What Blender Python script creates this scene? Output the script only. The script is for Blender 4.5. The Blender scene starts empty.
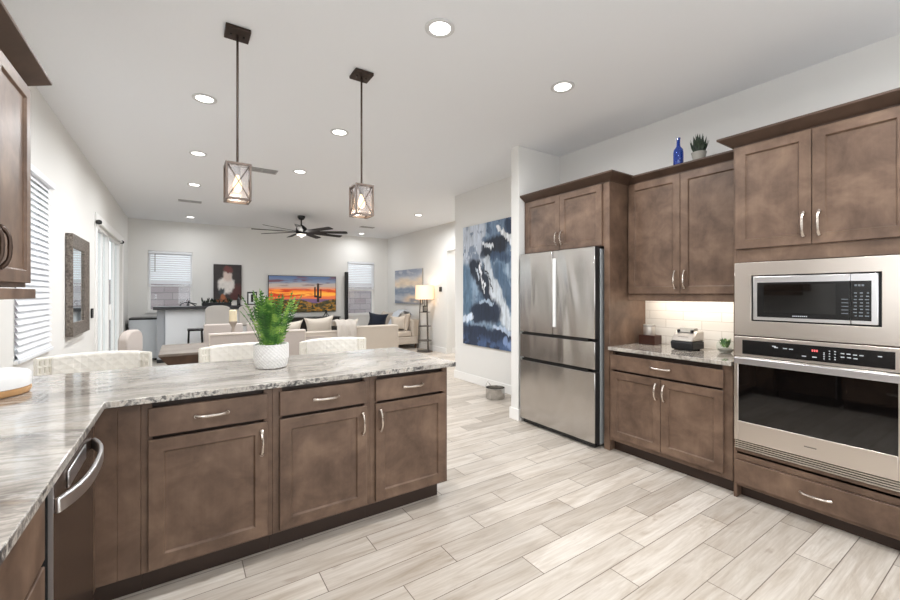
import bpy, bmesh, math, random
import numpy as np
from mathutils import Vector, Matrix
random.seed(7)
SC = bpy.context.scene
COL = SC.collection
R = math.radians

# ------------------------------------------------------------------ camera, world, lights, exposure
cam_d = bpy.data.cameras.new('camera'); cam = bpy.data.objects.new('camera', cam_d); COL.objects.link(cam)
cam.location = (0, 0, 1.376); cam.rotation_euler = (R(90), 0, R(-33.62))
cam_d.sensor_width = 36.0; cam_d.lens = 404.55 / 900 * 36; cam_d.shift_y = -6.5 / 900
cam_d.clip_start = 0.02
SC.camera = cam
W = bpy.data.worlds.new('sky'); SC.world = W; W.use_nodes = True
wb = W.node_tree.nodes['Background']; wb.inputs[0].default_value = (0.92, 0.96, 1.0, 1); wb.inputs[1].default_value = 1.7
SC.view_settings.view_transform = 'Standard'; SC.view_settings.look = 'None'
SC.view_settings.exposure = 0.0; SC.view_settings.gamma = 1.0
SC.cycles.max_bounces = 10; SC.cycles.diffuse_bounces = 6; SC.cycles.glossy_bounces = 4
SC.cycles.transparent_max_bounces = 16; SC.cycles.transmission_bounces = 6
SC.cycles.sample_clamp_indirect = 6.0; SC.cycles.caustics_reflective = False; SC.cycles.caustics_refractive = False
SC.cycles.use_denoising = True
LAMP_W = 15.5          # each recessed downlight
def area(name, loc, direction, sx, sy, power, color, shape='RECTANGLE', parent=None, spread=180):
    l = bpy.data.lights.new(name, 'AREA'); l.shape = shape; l.size = sx; l.size_y = sy
    l.energy = power; l.color = color; l.spread = R(spread)
    o = bpy.data.objects.new(name, l); COL.objects.link(o); o.location = loc
    o.rotation_euler = Vector(direction).to_track_quat('-Z', 'Y').to_euler()
    if parent: o.parent = parent
    return o
# added unseen fill lights behind and beside the camera; daylight portal at the patio door
area('window_daylight', (1.4, -2.17, 1.45), (0, 1, 0), 3.0, 2.1, 54, (0.90, 0.95, 1.0))
area('sink_window_daylight', (-0.915, 0.2, 1.65), (1, 0, 0), 1.6, 1.0, 16, (0.94, 0.97, 1.0))
po = area('patio_daylight', (-1.06, 8.45, 1.2), (1, 0, 0), 2.7, 2.3, 1, (1, 1, 1)); po.data.cycles.is_portal = True
area('hall_lamp', (5.95, 7.0, 2.9), (0, 0, -1), 0.3, 0.3, 22, (1, 0.97, 0.94))  # added unseen light that brightens the hall opening

# ------------------------------------------------------------------ helpers
def srgb(r, g, b):
    f = lambda c: (c / 255 / 12.92) if c <= 10 else ((c / 255 + 0.055) / 1.055) ** 2.4
    return (f(r), f(g), f(b), 1)
class MB:
    def __init__(s): s.v = []; s.f = []; s.m = []
    def add(s, vs, fs, mi=0):
        o = len(s.v); s.v += [tuple(p) for p in vs]; s.f += [tuple(i + o for i in f) for f in fs]; s.m += [mi] * len(fs)
    def box(s, x0, x1, y0, y1, z0, z1, mi=0):
        x0, x1 = sorted((x0, x1)); y0, y1 = sorted((y0, y1)); z0, z1 = sorted((z0, z1))
        s.add([(x0,y0,z0),(x1,y0,z0),(x1,y1,z0),(x0,y1,z0),(x0,y0,z1),(x1,y0,z1),(x1,y1,z1),(x0,y1,z1)],
              [(0,3,2,1),(4,5,6,7),(0,1,5,4),(1,2,6,5),(2,3,7,6),(3,0,4,7)], mi); return s
    def fbox(s, fm, u0, u1, d0, d1, z0, z1, mi=0):
        a = fm(u0, d0, z0); b = fm(u1, d1, z1); return s.box(a[0], b[0], a[1], b[1], a[2], b[2], mi)
    def prism(s, poly, z0, z1, mi=0, mis=None):
        n = len(poly); ar = sum(poly[i][0]*poly[(i+1)%n][1]-poly[(i+1)%n][0]*poly[i][1] for i in range(n))
        if ar < 0: poly = poly[::-1]
        s.add([(x,y,z0) for x,y in poly] + [(x,y,z1) for x,y in poly], [tuple(range(n))[::-1], tuple(range(n, 2*n))], mi)
        o = len(s.v) - 2*n
        for i in range(n):
            s.f.append((o+i, o+(i+1)%n, o+n+(i+1)%n, o+n+i)); s.m.append(mi if mis is None else mis)
        return s
    def extrude(s, prof, p0, p1, mi=0):
        # prof: function giving list of 3-d points at p0 and at p1 already: two equal rings
        n = len(p0); s.add(list(p0) + list(p1), [tuple(range(n))[::-1], tuple(range(n, 2*n))] + [(i,(i+1)%n,n+(i+1)%n,n+i) for i in range(n)], mi); return s
    def tube(s, pts, r, n=8, mi=0, cap=True):
        pts = [Vector(p) for p in pts]; rs = r if isinstance(r, (list, tuple)) else [r]*len(pts)
        ring0 = None; o = len(s.v); up = None
        for i, p in enumerate(pts):
            t = (pts[min(i+1, len(pts)-1)] - pts[max(i-1, 0)]).normalized()
            if up is None: up = Vector((0,0,1)) if abs(t.z) < .9 else Vector((1,0,0))
            a = t.cross(up).normalized(); b = a.cross(t).normalized(); up = b
            for k in range(n):
                th = 2*math.pi*k/n; s.v.append(tuple(p + rs[i]*(math.cos(th)*a + math.sin(th)*b)))
        for i in range(len(pts)-1):
            for k in range(n):
                s.f.append((o+i*n+k, o+i*n+(k+1)%n, o+(i+1)*n+(k+1)%n, o+(i+1)*n+k)); s.m.append(mi)
        if cap:
            s.f.append(tuple(o+k for k in range(n))[::-1]); s.f.append(tuple(o+(len(pts)-1)*n+k for k in range(n))); s.m += [mi, mi]
        return s
    def bar(s, pts, w, h, mi=0):
        # rectangular sweep, up = z as far as possible
        pts = [Vector(p) for p in pts]; o = len(s.v)
        for i, p in enumerate(pts):
            t = (pts[min(i+1, len(pts)-1)] - pts[max(i-1, 0)]).normalized()
            up = Vector((0,0,1)) if abs(t.z) < .95 else Vector((1,0,0))
            a = t.cross(up).normalized(); b = a.cross(t).normalized()
            for sa, sb in ((-1,-1),(1,-1),(1,1),(-1,1)): s.v.append(tuple(p + a*sa*w/2 + b*sb*h/2))
        for i in range(len(pts)-1):
            for k in range(4): s.f.append((o+i*4+k, o+i*4+(k+1)%4, o+(i+1)*4+(k+1)%4, o+(i+1)*4+k)); s.m.append(mi)
        s.f.append((o+3,o+2,o+1,o)); e = o+(len(pts)-1)*4; s.f.append((e,e+1,e+2,e+3)); s.m += [mi, mi]; return s
    def lathe(s, prof, c=(0,0,0), n=32, mi=0, close=True):
        o = len(s.v); m = len(prof)
        for r, z in prof:
            for k in range(n):
                th = 2*math.pi*k/n; s.v.append((c[0]+r*math.cos(th), c[1]+r*math.sin(th), c[2]+z))
        for i in range(m-1):
            for k in range(n): s.f.append((o+i*n+k, o+i*n+(k+1)%n, o+(i+1)*n+(k+1)%n, o+(i+1)*n+k)); s.m.append(mi)
        if close:
            s.f.append(tuple(o+k for k in range(n))[::-1]); s.f.append(tuple(o+(m-1)*n+k for k in range(n))); s.m += [mi, mi]
        return s
    def build(s, name, mat, parent=None, smooth=False, bev=0, seg=2, sub=0):
        org = ORG.get(parent, Vector((0,0,0))) if parent else Vector((0,0,0))
        me = bpy.data.meshes.new(name); me.from_pydata([tuple(Vector(p)-org) for p in s.v], [], s.f)
        mats = mat if isinstance(mat, (list, tuple)) else [mat]
        for m in mats: me.materials.append(m)
        me.polygons.foreach_set('material_index', s.m)
        me.validate(); me.update()
        bm = bmesh.new(); bm.from_mesh(me); bmesh.ops.recalc_face_normals(bm, faces=bm.faces); bm.to_mesh(me); bm.free()
        if smooth:
            me.polygons.foreach_set('use_smooth', [True]*len(me.polygons)); me.set_sharp_from_angle(angle=R(38))
        o = bpy.data.objects.new(name, me); COL.objects.link(o)
        if parent: o.parent = parent; ORG[o] = org
        if bev:
            b = o.modifiers.new('bevel', 'BEVEL'); b.width = bev; b.segments = seg; b.limit_method = 'ANGLE'; b.angle_limit = R(35)
            if seg > 1 or smooth:
                me.polygons.foreach_set('use_smooth', [True]*len(me.polygons)); me.set_sharp_from_angle(angle=R(38)); b.harden_normals = False
        if sub:
            m = o.modifiers.new('sub', 'SUBSURF'); m.levels = sub; m.render_levels = sub
            me.polygons.foreach_set('use_smooth', [True]*len(me.polygons))
        return o
ORG = {}
def tag(o, label, cat, group=None, kind=None):
    if label: o['label'] = label
    if cat: o['category'] = cat
    if group: o['group'] = group
    if kind: o['kind'] = kind
    return o
def thing(name, label, cat, loc=(0,0,0), group=None):
    o = bpy.data.objects.new(name, None); COL.objects.link(o); o.location = loc; o.empty_display_size = .1
    ORG[o] = Vector(loc); return tag(o, label, cat, group)
def struct(o): o['kind'] = 'structure'; return o
KIDS = {}
def copy_tree(o, parent=None):
    c = o.copy(); COL.objects.link(c)
    if parent: c.parent = parent
    for ch in list(o.children): copy_tree(ch, c)
    return c
def dup(o, label, loc, rz=None):
    c = copy_tree(o); c.location = loc
    if rz is not None: c.rotation_euler = (0, 0, rz)
    c['label'] = label; return c
def fmap(face, plane):
    return {'W': lambda u,d,z: (plane-d,u,z), 'E': lambda u,d,z: (plane+d,u,z),
            'S': lambda u,d,z: (u,plane-d,z), 'N': lambda u,d,z: (u,plane+d,z)}[face]

# ------------------------------------------------------------------ materials
def mat(name, col, rough=.5, metal=0, coat=0, emit=None, estr=0, spec=.5, sheen=0):
    m = bpy.data.materials.new(name); m.use_nodes = True; b = m.node_tree.nodes['Principled BSDF']
    b.inputs['Base Color'].default_value = col; b.inputs['Roughness'].default_value = rough; b.inputs['Metallic'].default_value = metal
    b.inputs['Coat Weight'].default_value = coat; b.inputs['Specular IOR Level'].default_value = spec; b.inputs['Sheen Weight'].default_value = sheen
    if emit: b.inputs['Emission Color'].default_value = emit; b.inputs['Emission Strength'].default_value = estr
    return m
class NT:
    def __init__(s, m): s.t = m.node_tree; s.b = s.t.nodes['Principled BSDF']
    def n(s, typ, **kw):
        x = s.t.nodes.new(typ)
        for k, v in kw.items(): setattr(x, k, v)
        return x
    def l(s, a, b): s.t.links.new(a, b)
    def pos(s): return s.n('ShaderNodeNewGeometry').outputs['Position']
    def obj(s): return s.n('ShaderNodeTexCoord').outputs['Object']
    def mapping(s, vec, scale=(1,1,1), loc=(0,0,0), rot=(0,0,0)):
        x = s.n('ShaderNodeMapping'); x.inputs['Scale'].default_value = scale; x.inputs['Location'].default_value = loc; x.inputs['Rotation'].default_value = rot
        s.l(vec, x.inputs['Vector']); return x.outputs[0]
    def noise(s, vec, scale, detail=4, rough=.55, dist=0):
        x = s.n('ShaderNodeTexNoise'); x.inputs['Scale'].default_value = scale; x.inputs['Detail'].default_value = detail
        x.inputs['Roughness'].default_value = rough; x.inputs['Distortion'].default_value = dist; s.l(vec, x.inputs['Vector']); return x.outputs['Fac']
    def ramp(s, fac, stops):
        x = s.n('ShaderNodeValToRGB'); e = x.color_ramp.elements
        while len(e) < len(stops): e.new(.5)
        for i, (p, c) in enumerate(stops): e[i].position = p; e[i].color = c if isinstance(c, tuple) else (c,c,c,1)
        s.l(fac, x.inputs[0]); return x.outputs[0]
    def mix(s, fac, a, b, mode='MIX'):
        x = s.n('ShaderNodeMix', data_type='RGBA', blend_type=mode)
        for v, i in ((fac, x.inputs[0]), (a, x.inputs[6]), (b, x.inputs[7])):
            if hasattr(v, 'links') or hasattr(v, 'is_linked'): s.l(v, i)
            else: i.default_value = v
        return x.outputs[2]
    def math(s, op, a, b=0):
        x = s.n('ShaderNodeMath', operation=op)
        for v, i in ((a, x.inputs[0]), (b, x.inputs[1])):
            if hasattr(v, 'is_linked'): s.l(v, i)
            else: i.default_value = v
        return x.outputs[0]
    def bump(s, h, strength=.3, dist=.01):
        x = s.n('ShaderNodeBump'); x.inputs['Strength'].default_value = strength; x.inputs['Distance'].default_value = dist
        s.l(h, x.inputs['Height']); s.l(x.outputs[0], s.b.inputs['Normal'])
    def base(s, c): s.l(c, s.b.inputs['Base Color'])

M = {}
M['wall'] = mat('wall_paint', srgb(227,226,223), .85); t = NT(M['wall']); t.bump(t.noise(t.pos(), 90, 3), .06, .004)
M['ceiling'] = mat('ceiling_paint', srgb(234,236,239), .9); t = NT(M['ceiling']); t.bump(t.noise(t.pos(), 60, 3), .08, .004)
M['trim'] = mat('white_trim', srgb(240,239,237), .45)
M['ring'] = mat('light_trim', srgb(205,205,205), .5)
M['white'] = mat('white_plastic', srgb(238,238,238), .4)
M['black'] = mat('black_gloss', srgb(14,14,15), .25)
M['blackmatte'] = mat('black_matte', srgb(24,24,26), .6)
M['darkglass'] = mat('oven_glass', srgb(8,7,7), .04, coat=.45)
M['bronze'] = mat('bronze_metal', srgb(62,50,44), .45, .7)
M['lampmetal'] = mat('lamp_metal', srgb(104,98,93), .45, .6)
M['nickel'] = mat('brushed_nickel', srgb(215,205,195), .27, 1)
M['ironbow'] = mat('dark_pull', srgb(80,66,58), .4, .9)
def wood_cab(name, a, b, c, rough=.42):
    m = mat(name, a, rough, spec=.4); t = NT(m); p = t.pos()
    blot = t.noise(t.mapping(p, (1,1,1)), 5.0, 5, .6, .3)
    fine = t.noise(t.mapping(p, (70,70,3)), 1, 3, .6)
    col = t.ramp(blot, [(.30, a), (.52, b), (.72, c)])
    col = t.mix(t.ramp(fine, [(.35, 0.0), (.75, .12)]), col, srgb(70,52,42))
    t.base(col); t.bump(fine, .05, .002); return m
M['cab'] = wood_cab('stained_maple', srgb(82,64,52), srgb(110,88,73), srgb(133,109,91))
M['cabdark'] = wood_cab('stained_maple_dark', srgb(70,54,44), srgb(80,62,51), srgb(90,71,59), .5)
M['kick'] = mat('toe_kick_stain', srgb(54,38,29), .5)  # dark stain; also paints shade into the gaps of the base cabinet fronts
def steel(name, base, rough, wave=0.0):
    m = mat(name, base, rough, 1); t = NT(m); p = t.pos()
    br = t.noise(t.mapping(p, (4,4,400)), 1, 2)
    t.l(t.math('ADD', t.math('MULTIPLY', br, .04), rough-.02), t.b.inputs['Roughness'])
    if wave:
        t.bump(t.noise(t.mapping(p, (3.0,3.0,.55)), 1.3, 1, .4, .5), 1.0, wave)
    return m
M['steel'] = steel('stainless_steel', srgb(222,214,206), .30)
M['fridge'] = steel('fridge_steel', srgb(192,188,184), .21, .034)
M['fridgeside'] = mat('fridge_side_grey', srgb(168,172,174), .45, .3)
M['steelbright'] = mat('bright_steel', srgb(228,228,230), .3, 1)
M['chrome'] = mat('bowl_steel', srgb(190,188,185), .18, 1)
# granite
def granite(name, dark):
    m = mat(name, (.5,.5,.5,1), .09, coat=.3); t = NT(m); p = t.pos()
    wp = t.n('ShaderNodeVectorMath', operation='MULTIPLY_ADD'); nz = t.n('ShaderNodeTexNoise'); nz.inputs['Scale'].default_value = 1.6; t.l(p, nz.inputs['Vector'])
    t.l(nz.outputs['Color'], wp.inputs[0]); wp.inputs[1].default_value = (.5,.5,.0); t.l(p, wp.inputs[2]); q = wp.outputs[0]
    a = t.noise(t.mapping(q, (.55, 2.6, 2.6), rot=(0,0,R(12))), 2.6, 7, .66, .9); b = t.noise(t.mapping(q, (.7, 4.2, 4.2), (3,1,2), (0,0,R(16))), 2.0, 6, .62, .8)
    e_ = t.noise(t.mapping(q, (1.1, 9, 9), (7,2,2), (0,0,R(10))), 3.2, 5, .65, .5); c = t.noise(p, 70, 3, .6)
    col = t.ramp(a, [(.30, srgb(118,112,106)), (.42, srgb(154,147,139)), (.52, srgb(178,171,162)), (.60, srgb(188,181,171)), (.72, srgb(162,146,130))])
    col = t.mix(t.ramp(b, [(.40, 0.0), (.455, .5), (.49, 0.0)]), col, srgb(104,99,95))
    col = t.mix(t.ramp(b, [(.54, 0.0), (.58, .5), (.63, 0.0)]), col, srgb(208,205,200))
    col = t.mix(t.ramp(e_, [(.30, .45), (.44, 0.0)]), col, srgb(118,110,103)); col = t.mix(t.ramp(e_, [(.62, 0.0), (.75, .5)]), col, srgb(178,156,136))
    col = t.mix(t.ramp(c, [(.38, .22), (.52, 0.0)]), col, srgb(120,116,112))
    if dark:
        d = t.noise(p, 42, 5, .7, .6); e = t.noise(p, 3.1, 2)
        col2 = t.ramp(d, [(.36, srgb(52,52,54)), (.47, srgb(120,116,112)), (.56, srgb(205,200,192)), (.7, srgb(150,132,112))])
        col = t.mix(t.ramp(e, [(.36, .25), (.55, 1.0)]), col, col2); t.bump(d, .5, .006); t.b.inputs['Roughness'].default_value = .35
    t.base(col); return m
M['granite'] = granite('granite_polished', False); M['granite_edge'] = granite('granite_chiselled_edge', True)
# floor : wood look planks 0.917 x 0.1555, third offset
def floor_mat():
    m = mat('plank_tile', (.6,.56,.5,1), .32); t = NT(m); p = t.pos(); sx = t.n('ShaderNodeSeparateXYZ'); t.l(p, sx.inputs[0])
    X, Y = sx.outputs[0], sx.outputs[1]
    r = t.math('DIVIDE', t.math('SUBTRACT', Y, 1.087), .1555); row = t.math('FLOOR', r); fr = t.math('SUBTRACT', r, row)
    q = t.math('DIVIDE', t.math('SUBTRACT', t.math('SUBTRACT', X, 1.79), t.math('MULTIPLY', row, .3057)), .917); pl = t.math('FLOOR', q); fq = t.math('SUBTRACT', q, pl)
    cv = t.n('ShaderNodeCombineXYZ'); t.l(row, cv.inputs[0]); t.l(pl, cv.inputs[1])
    wn = t.n('ShaderNodeTexWhiteNoise', noise_dimensions='2D'); t.l(cv.outputs[0], wn.inputs['Vector']); rnd = wn.outputs['Value']; rc = wn.outputs['Color']
    off = t.n('ShaderNodeVectorMath', operation='MULTIPLY_ADD'); t.l(rc, off.inputs[0]); off.inputs[1].default_value = (37,37,37); t.l(p, off.inputs[2])
    g1 = t.noise(t.mapping(off.outputs[0], (1.3, 9, 1)), 1.6, 6, .6, .9); g2 = t.noise(t.mapping(off.outputs[0], (2.5, 60, 1)), 1.5, 3, .6, .3)
    g3 = t.noise(t.mapping(off.outputs[0], (2.2, 7, 1)), 2.4, 3, .5, .5)
    col = t.ramp(g1, [(.28, srgb(176,163,148)), (.45, srgb(200,190,178)), (.62, srgb(214,206,196)), (.8, srgb(193,182,168))])
    col = t.mix(t.ramp(g2, [(.3, .30), (.6, 0.0)]), col, srgb(158,143,128))
    col = t.mix(t.ramp(g3, [(.66, 0.0), (.78, .45)]), col, srgb(148,128,110))
    tone = t.ramp(rnd, [(0.0, (.80,.785,.77,1)), (.5, (.97,.965,.96,1)), (1.0, (1.10,1.105,1.11,1))])
    col = t.mix(1.0, col, tone, 'MULTIPLY')
    def edge(f, w):
        lo = t.math('LESS_THAN', f, w); hi = t.math('GREATER_THAN', f, 1-w); return t.math('MAXIMUM', lo, hi)
    gr = t.math('MAXIMUM', edge(fr, .013), edge(fq, .0026))
    col = t.mix(gr, col, srgb(122,110,98)); t.base(col)
    t.l(t.ramp(g1, [(.2,.30),(.8,.42)]), t.b.inputs['Roughness']); t.bump(t.math('SUBTRACT', t.math('MULTIPLY', g2, .25), gr), .25, .003); return m
M['floor'] = floor_mat()
def tile_mat():
    m = mat('subway_tile', (.8,.78,.74,1), .15); t = NT(m); sx = t.n('ShaderNodeSeparateXYZ'); t.l(t.pos(), sx.inputs[0])
    cv = t.n('ShaderNodeCombineXYZ'); t.l(sx.outputs[1], cv.inputs[0]); t.l(t.math('SUBTRACT', sx.outputs[2], .914), cv.inputs[1])
    b = t.n('ShaderNodeTexBrick'); t.l(cv.outputs[0], b.inputs['Vector']); b.inputs['Scale'].default_value = 1; b.inputs['Brick Width'].default_value = .305; b.inputs['Row Height'].default_value = .0762
    b.inputs['Mortar Size'].default_value = .0022; b.inputs['Mortar Smooth'].default_value = .1; b.offset = .5
    b.inputs['Color1'].default_value = srgb(233,230,224); b.inputs['Color2'].default_value = srgb(226,222,215); b.inputs['Mortar'].default_value = srgb(196,190,181)
    t.base(b.outputs['Color']); return m
M['tile'] = tile_mat()
def fabric(name, a, b, scale=220, rough=.9, bstr=.25):
    m = mat(name, a, rough, sheen=.15); t = NT(m); n = t.noise(t.obj(), scale, 2); t.base(t.ramp(n, [(.3, a), (.7, b)])); t.bump(n, bstr, .003); return m
M['sofa'] = fabric('cream_upholstery', srgb(184,172,159), srgb(199,188,175))
M['pillow'] = fabric('cream_pillow_cloth', srgb(194,184,172), srgb(209,200,188))
M['navy'] = fabric('navy_velvet', srgb(18,24,38), srgb(30,38,56))
M['throw'] = fabric('grey_blue_throw', srgb(176,182,190), srgb(200,205,211), 120)
M['beigethrow'] = fabric('beige_throw', srgb(180,172,163), srgb(198,190,181), 120)
M['dine'] = fabric('taupe_linen', srgb(174,163,156), srgb(188,178,171))
M['barfab'] = fabric('grey_linen', srgb(170,165,160), srgb(186,181,176))
M['stool'] = fabric('ivory_quilt', srgb(234,230,222), srgb(243,240,233), 90)
M['rope'] = fabric('ivory_woven_rope', srgb(230,225,214), srgb(243,239,230), 160, .8, .5)
M['tablewood'] = wood_cab('weathered_oak', srgb(104,95,87), srgb(122,112,103), srgb(138,127,118))
M['tabledark'] = wood_cab('walnut_underside', srgb(64,46,36), srgb(84,62,49), srgb(98,74,58))
M['lantern'] = wood_cab('greywashed_wood', srgb(84,73,66), srgb(108,95,87), srgb(128,115,106))
M['pale_wood'] = wood_cab('pale_bamboo', srgb(190,146,100), srgb(204,160,112), srgb(214,174,128))
M['redwood'] = wood_cab('mahogany', srgb(48,26,20), srgb(66,36,27), srgb(80,46,35))
M['panelwhite'] = mat('bar_panel_white', srgb(226,228,231), .5)
M['panelgrey'] = mat('bar_panel_grey', srgb(164,166,170), .5)
M['fridgegrey'] = mat('mini_fridge_door', srgb(196,200,204), .4, .3)
M['barblack'] = mat('bar_top_black', srgb(38,38,42), .3)
M['pot'] = mat('white_ceramic', srgb(226,225,223), .45)
M['leaf'] = mat('fern_green', srgb(70,128,40), .45); t = NT(M['leaf']); n = t.noise(t.obj(), 14, 3); t.base(t.ramp(n, [(.3, srgb(28,70,26)), (.48, srgb(62,116,40)), (.66, srgb(148,186,80))]))
t.b.inputs['Subsurface Weight'].default_value = 0
M['darkleaf'] = mat('succulent_green', srgb(34,52,34), .4); t = NT(M['darkleaf']); n = t.noise(t.obj(), 60, 2); t.base(t.ramp(n, [(.35, srgb(16,28,18)), (.7, srgb(44,64,42))]))
M['blueglass'] = mat('cobalt_glass', srgb(12,62,170), .06, coat=.5); M['blueglass'].node_tree.nodes['Principled BSDF'].inputs['Transmission Weight'].default_value = .55
M['grey'] = mat('grey_stoneware', srgb(150,147,140), .6)
M['silver'] = mat('silver_plastic', srgb(196,190,183), .3, .6)
M['lampshade'] = mat('linen_shade', srgb(240,222,196), .8, emit=srgb(255,214,160), estr=.55)
M['bulb'] = mat('warm_bulb', srgb(255,235,205), .3, emit=srgb(255,220,170), estr=4.5)
M['lens'] = mat('downlight_lens', (1,1,1,1), .4, emit=(1,.97,.92,1), estr=6)
M['fanlens'] = mat('fan_lens', (1,1,1,1), .4, emit=(1,.86,.66,1), estr=.6)
M['mirror'] = mat('mirror_glass', srgb(225,232,232), .03, 1)
M['pewter'] = mat('pewter_frame', srgb(112,104,97), .45, .35); t = NT(M['pewter']); n = t.noise(t.pos(), 55, 4, .65); t.base(t.ramp(n, [(.35, srgb(80,72,66)), (.65, srgb(142,133,124))])); t.bump(n, .4, .004)
M['candle'] = mat('ivory_wax', srgb(236,222,190), .55)
M['holder'] = mat('taupe_turned_wood', srgb(168,156,144), .6)
M['red'] = mat('red_display', (.1,0,0,1), .4, emit=srgb(255,120,120), estr=1.2)
M['mark'] = mat('panel_markings', srgb(190,196,200), .5)
M['greymark'] = mat('badge_grey', srgb(120,114,106), .4)
M['vent'] = mat('vent_white', srgb(168,167,166), .5)
M['ventdark'] = mat('vent_gap', srgb(96,96,96), .8)
M['blind'] = mat('blind_slat', srgb(228,230,234), .5); b = M['blind'].node_tree.nodes['Principled BSDF']; b.inputs['Subsurface Weight'].default_value = 0
def glass_mat(name, tint=(1,1,1,1), refl=.12, rough=.02):
    m = bpy.data.materials.new(name); m.use_nodes = True; nt = m.node_tree; nt.nodes.clear()
    o = nt.nodes.new('ShaderNodeOutputMaterial'); mx = nt.nodes.new('ShaderNodeMixShader'); tr = nt.nodes.new('ShaderNodeBsdfTransparent'); gl = nt.nodes.new('ShaderNodeBsdfGlossy')
    tr.inputs[0].default_value = tint; gl.inputs['Roughness'].default_value = rough; mx.inputs[0].default_value = refl
    nt.links.new(tr.outputs[0], mx.inputs[1]); nt.links.new(gl.outputs[0], mx.inputs[2]); nt.links.new(mx.outputs[0], o.inputs[0]); return m
M['glass'] = glass_mat('window_glass', (.95,.97,.97,1), .04); M['seeded'] = glass_mat('seeded_glass', (.84,.79,.76,1), .22, .35); M['clear'] = glass_mat('clear_glass', (.93,.96,.95,1), .08)
M['patio'] = mat('patio_concrete', srgb(176,172,168), .9)
def block_mat():
    m = mat('garden_block_wall', (.4,.36,.36,1), .9); t = NT(m); sx = t.n('ShaderNodeSeparateXYZ'); t.l(t.pos(), sx.inputs[0]); cv = t.n('ShaderNodeCombineXYZ')
    t.l(t.math('ADD', sx.outputs[0], sx.outputs[1]), cv.inputs[0]); t.l(sx.outputs[2], cv.inputs[1]); b = t.n('ShaderNodeTexBrick'); t.l(cv.outputs[0], b.inputs['Vector'])
    b.inputs['Scale'].default_value = 1; b.inputs['Brick Width'].default_value = .4; b.inputs['Row Height'].default_value = .2; b.inputs['Mortar Size'].default_value = .008
    b.inputs['Color1'].default_value = srgb(158,146,148); b.inputs['Color2'].default_value = srgb(176,166,168); b.inputs['Mortar'].default_value = srgb(130,124,128); t.base(b.outputs['Color']); return m
M['block'] = block_mat()
def vcol_mat(name, rough=.6, emit=0, coat=0):
    m = mat(name, (1,1,1,1), rough, coat=coat); t = NT(m); a = t.n('ShaderNodeAttribute', attribute_name='art'); t.base(a.outputs['Color'])
    if emit: t.l(a.outputs['Color'], t.b.inputs['Emission Color']); t.b.inputs['Emission Strength'].default_value = emit; t.base(t.mix(1.0, a.outputs['Color'], (.15,.15,.15,1), 'MULTIPLY'))
    return m
M['paint'] = vcol_mat('painted_canvas', .55); M['screen'] = vcol_mat('lit_screen', .15, .9)

# ------------------------------------------------------------------ picture surfaces (artwork and the television image)
rng = np.random.RandomState(3)
def vnoise(u, v, seed):
    r = np.random.RandomState(seed).rand(64, 64); iu = np.floor(u).astype(int); iv = np.floor(v).astype(int); fu = u-iu; fv = v-iv
    fu = fu*fu*(3-2*fu); fv = fv*fv*(3-2*fv); g = lambda a, b: r[a % 64, b % 64]
    return (g(iu,iv)*(1-fu)+g(iu+1,iv)*fu)*(1-fv) + (g(iu,iv+1)*(1-fu)+g(iu+1,iv+1)*fu)*fv
def fbm(u, v, seed, o=4):
    s = 0; a = .5
    for k in range(o): s = s + a*vnoise(u*2**k+7*k, v*2**k+3*k, seed+k); a /= 2
    return s/(1-.5**o)
def lin(c): c = np.array(c)/255.0; return np.where(c <= .04045, c/12.92, ((c+.055)/1.055)**2.4)
def sst(a, b, x): t = np.clip((x-a)/(b-a), 0, 1); return t*t*(3-2*t)
def picture(name, corner, ax_u, ax_v, nu, nv, fn, material, parent):
    uu, vv = np.meshgrid(np.linspace(0,1,nu), np.linspace(0,1,nv)); u = uu.ravel(); v = vv.ravel()
    c = np.array(corner); P = c + u[:,None]*np.array(ax_u) + v[:,None]*np.array(ax_v) - np.array(ORG[parent])
    F = [(j*nu+i, j*nu+i+1, (j+1)*nu+i+1, (j+1)*nu+i) for j in range(nv-1) for i in range(nu-1)]
    me = bpy.data.meshes.new(name); me.from_pydata([tuple(p) for p in P], [], F); col = np.ones((len(u),4)); col[:,:3] = fn(u, v)
    a = me.color_attributes.new('art', 'FLOAT_COLOR', 'POINT'); a.data.foreach_set('color', col.ravel().astype(np.float32)); me.materials.append(material)
    o = bpy.data.objects.new(name, me); COL.objects.link(o); o.parent = parent; ORG[o] = ORG[parent]; return o
def comp(u): return np.zeros((len(u),3))
def lay(C, m, col): return C*(1-m[:,None]) + m[:,None]*lin(col)
def seg(u, v, a, b, w):   # distance to a stroke, aspect 1.1 x 1.82
    ax, ay = a; bx, by = b; U = u*1.1; V = v*1.82; ax*=1.1; bx*=1.1; ay*=1.82; by*=1.82
    t = np.clip(((U-ax)*(bx-ax)+(V-ay)*(by-ay))/((bx-ax)**2+(by-ay)**2), 0, 1); d = np.hypot(U-ax-t*(bx-ax), V-ay-t*(by-ay)); return 1-sst(w*.55, w, d)
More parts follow.
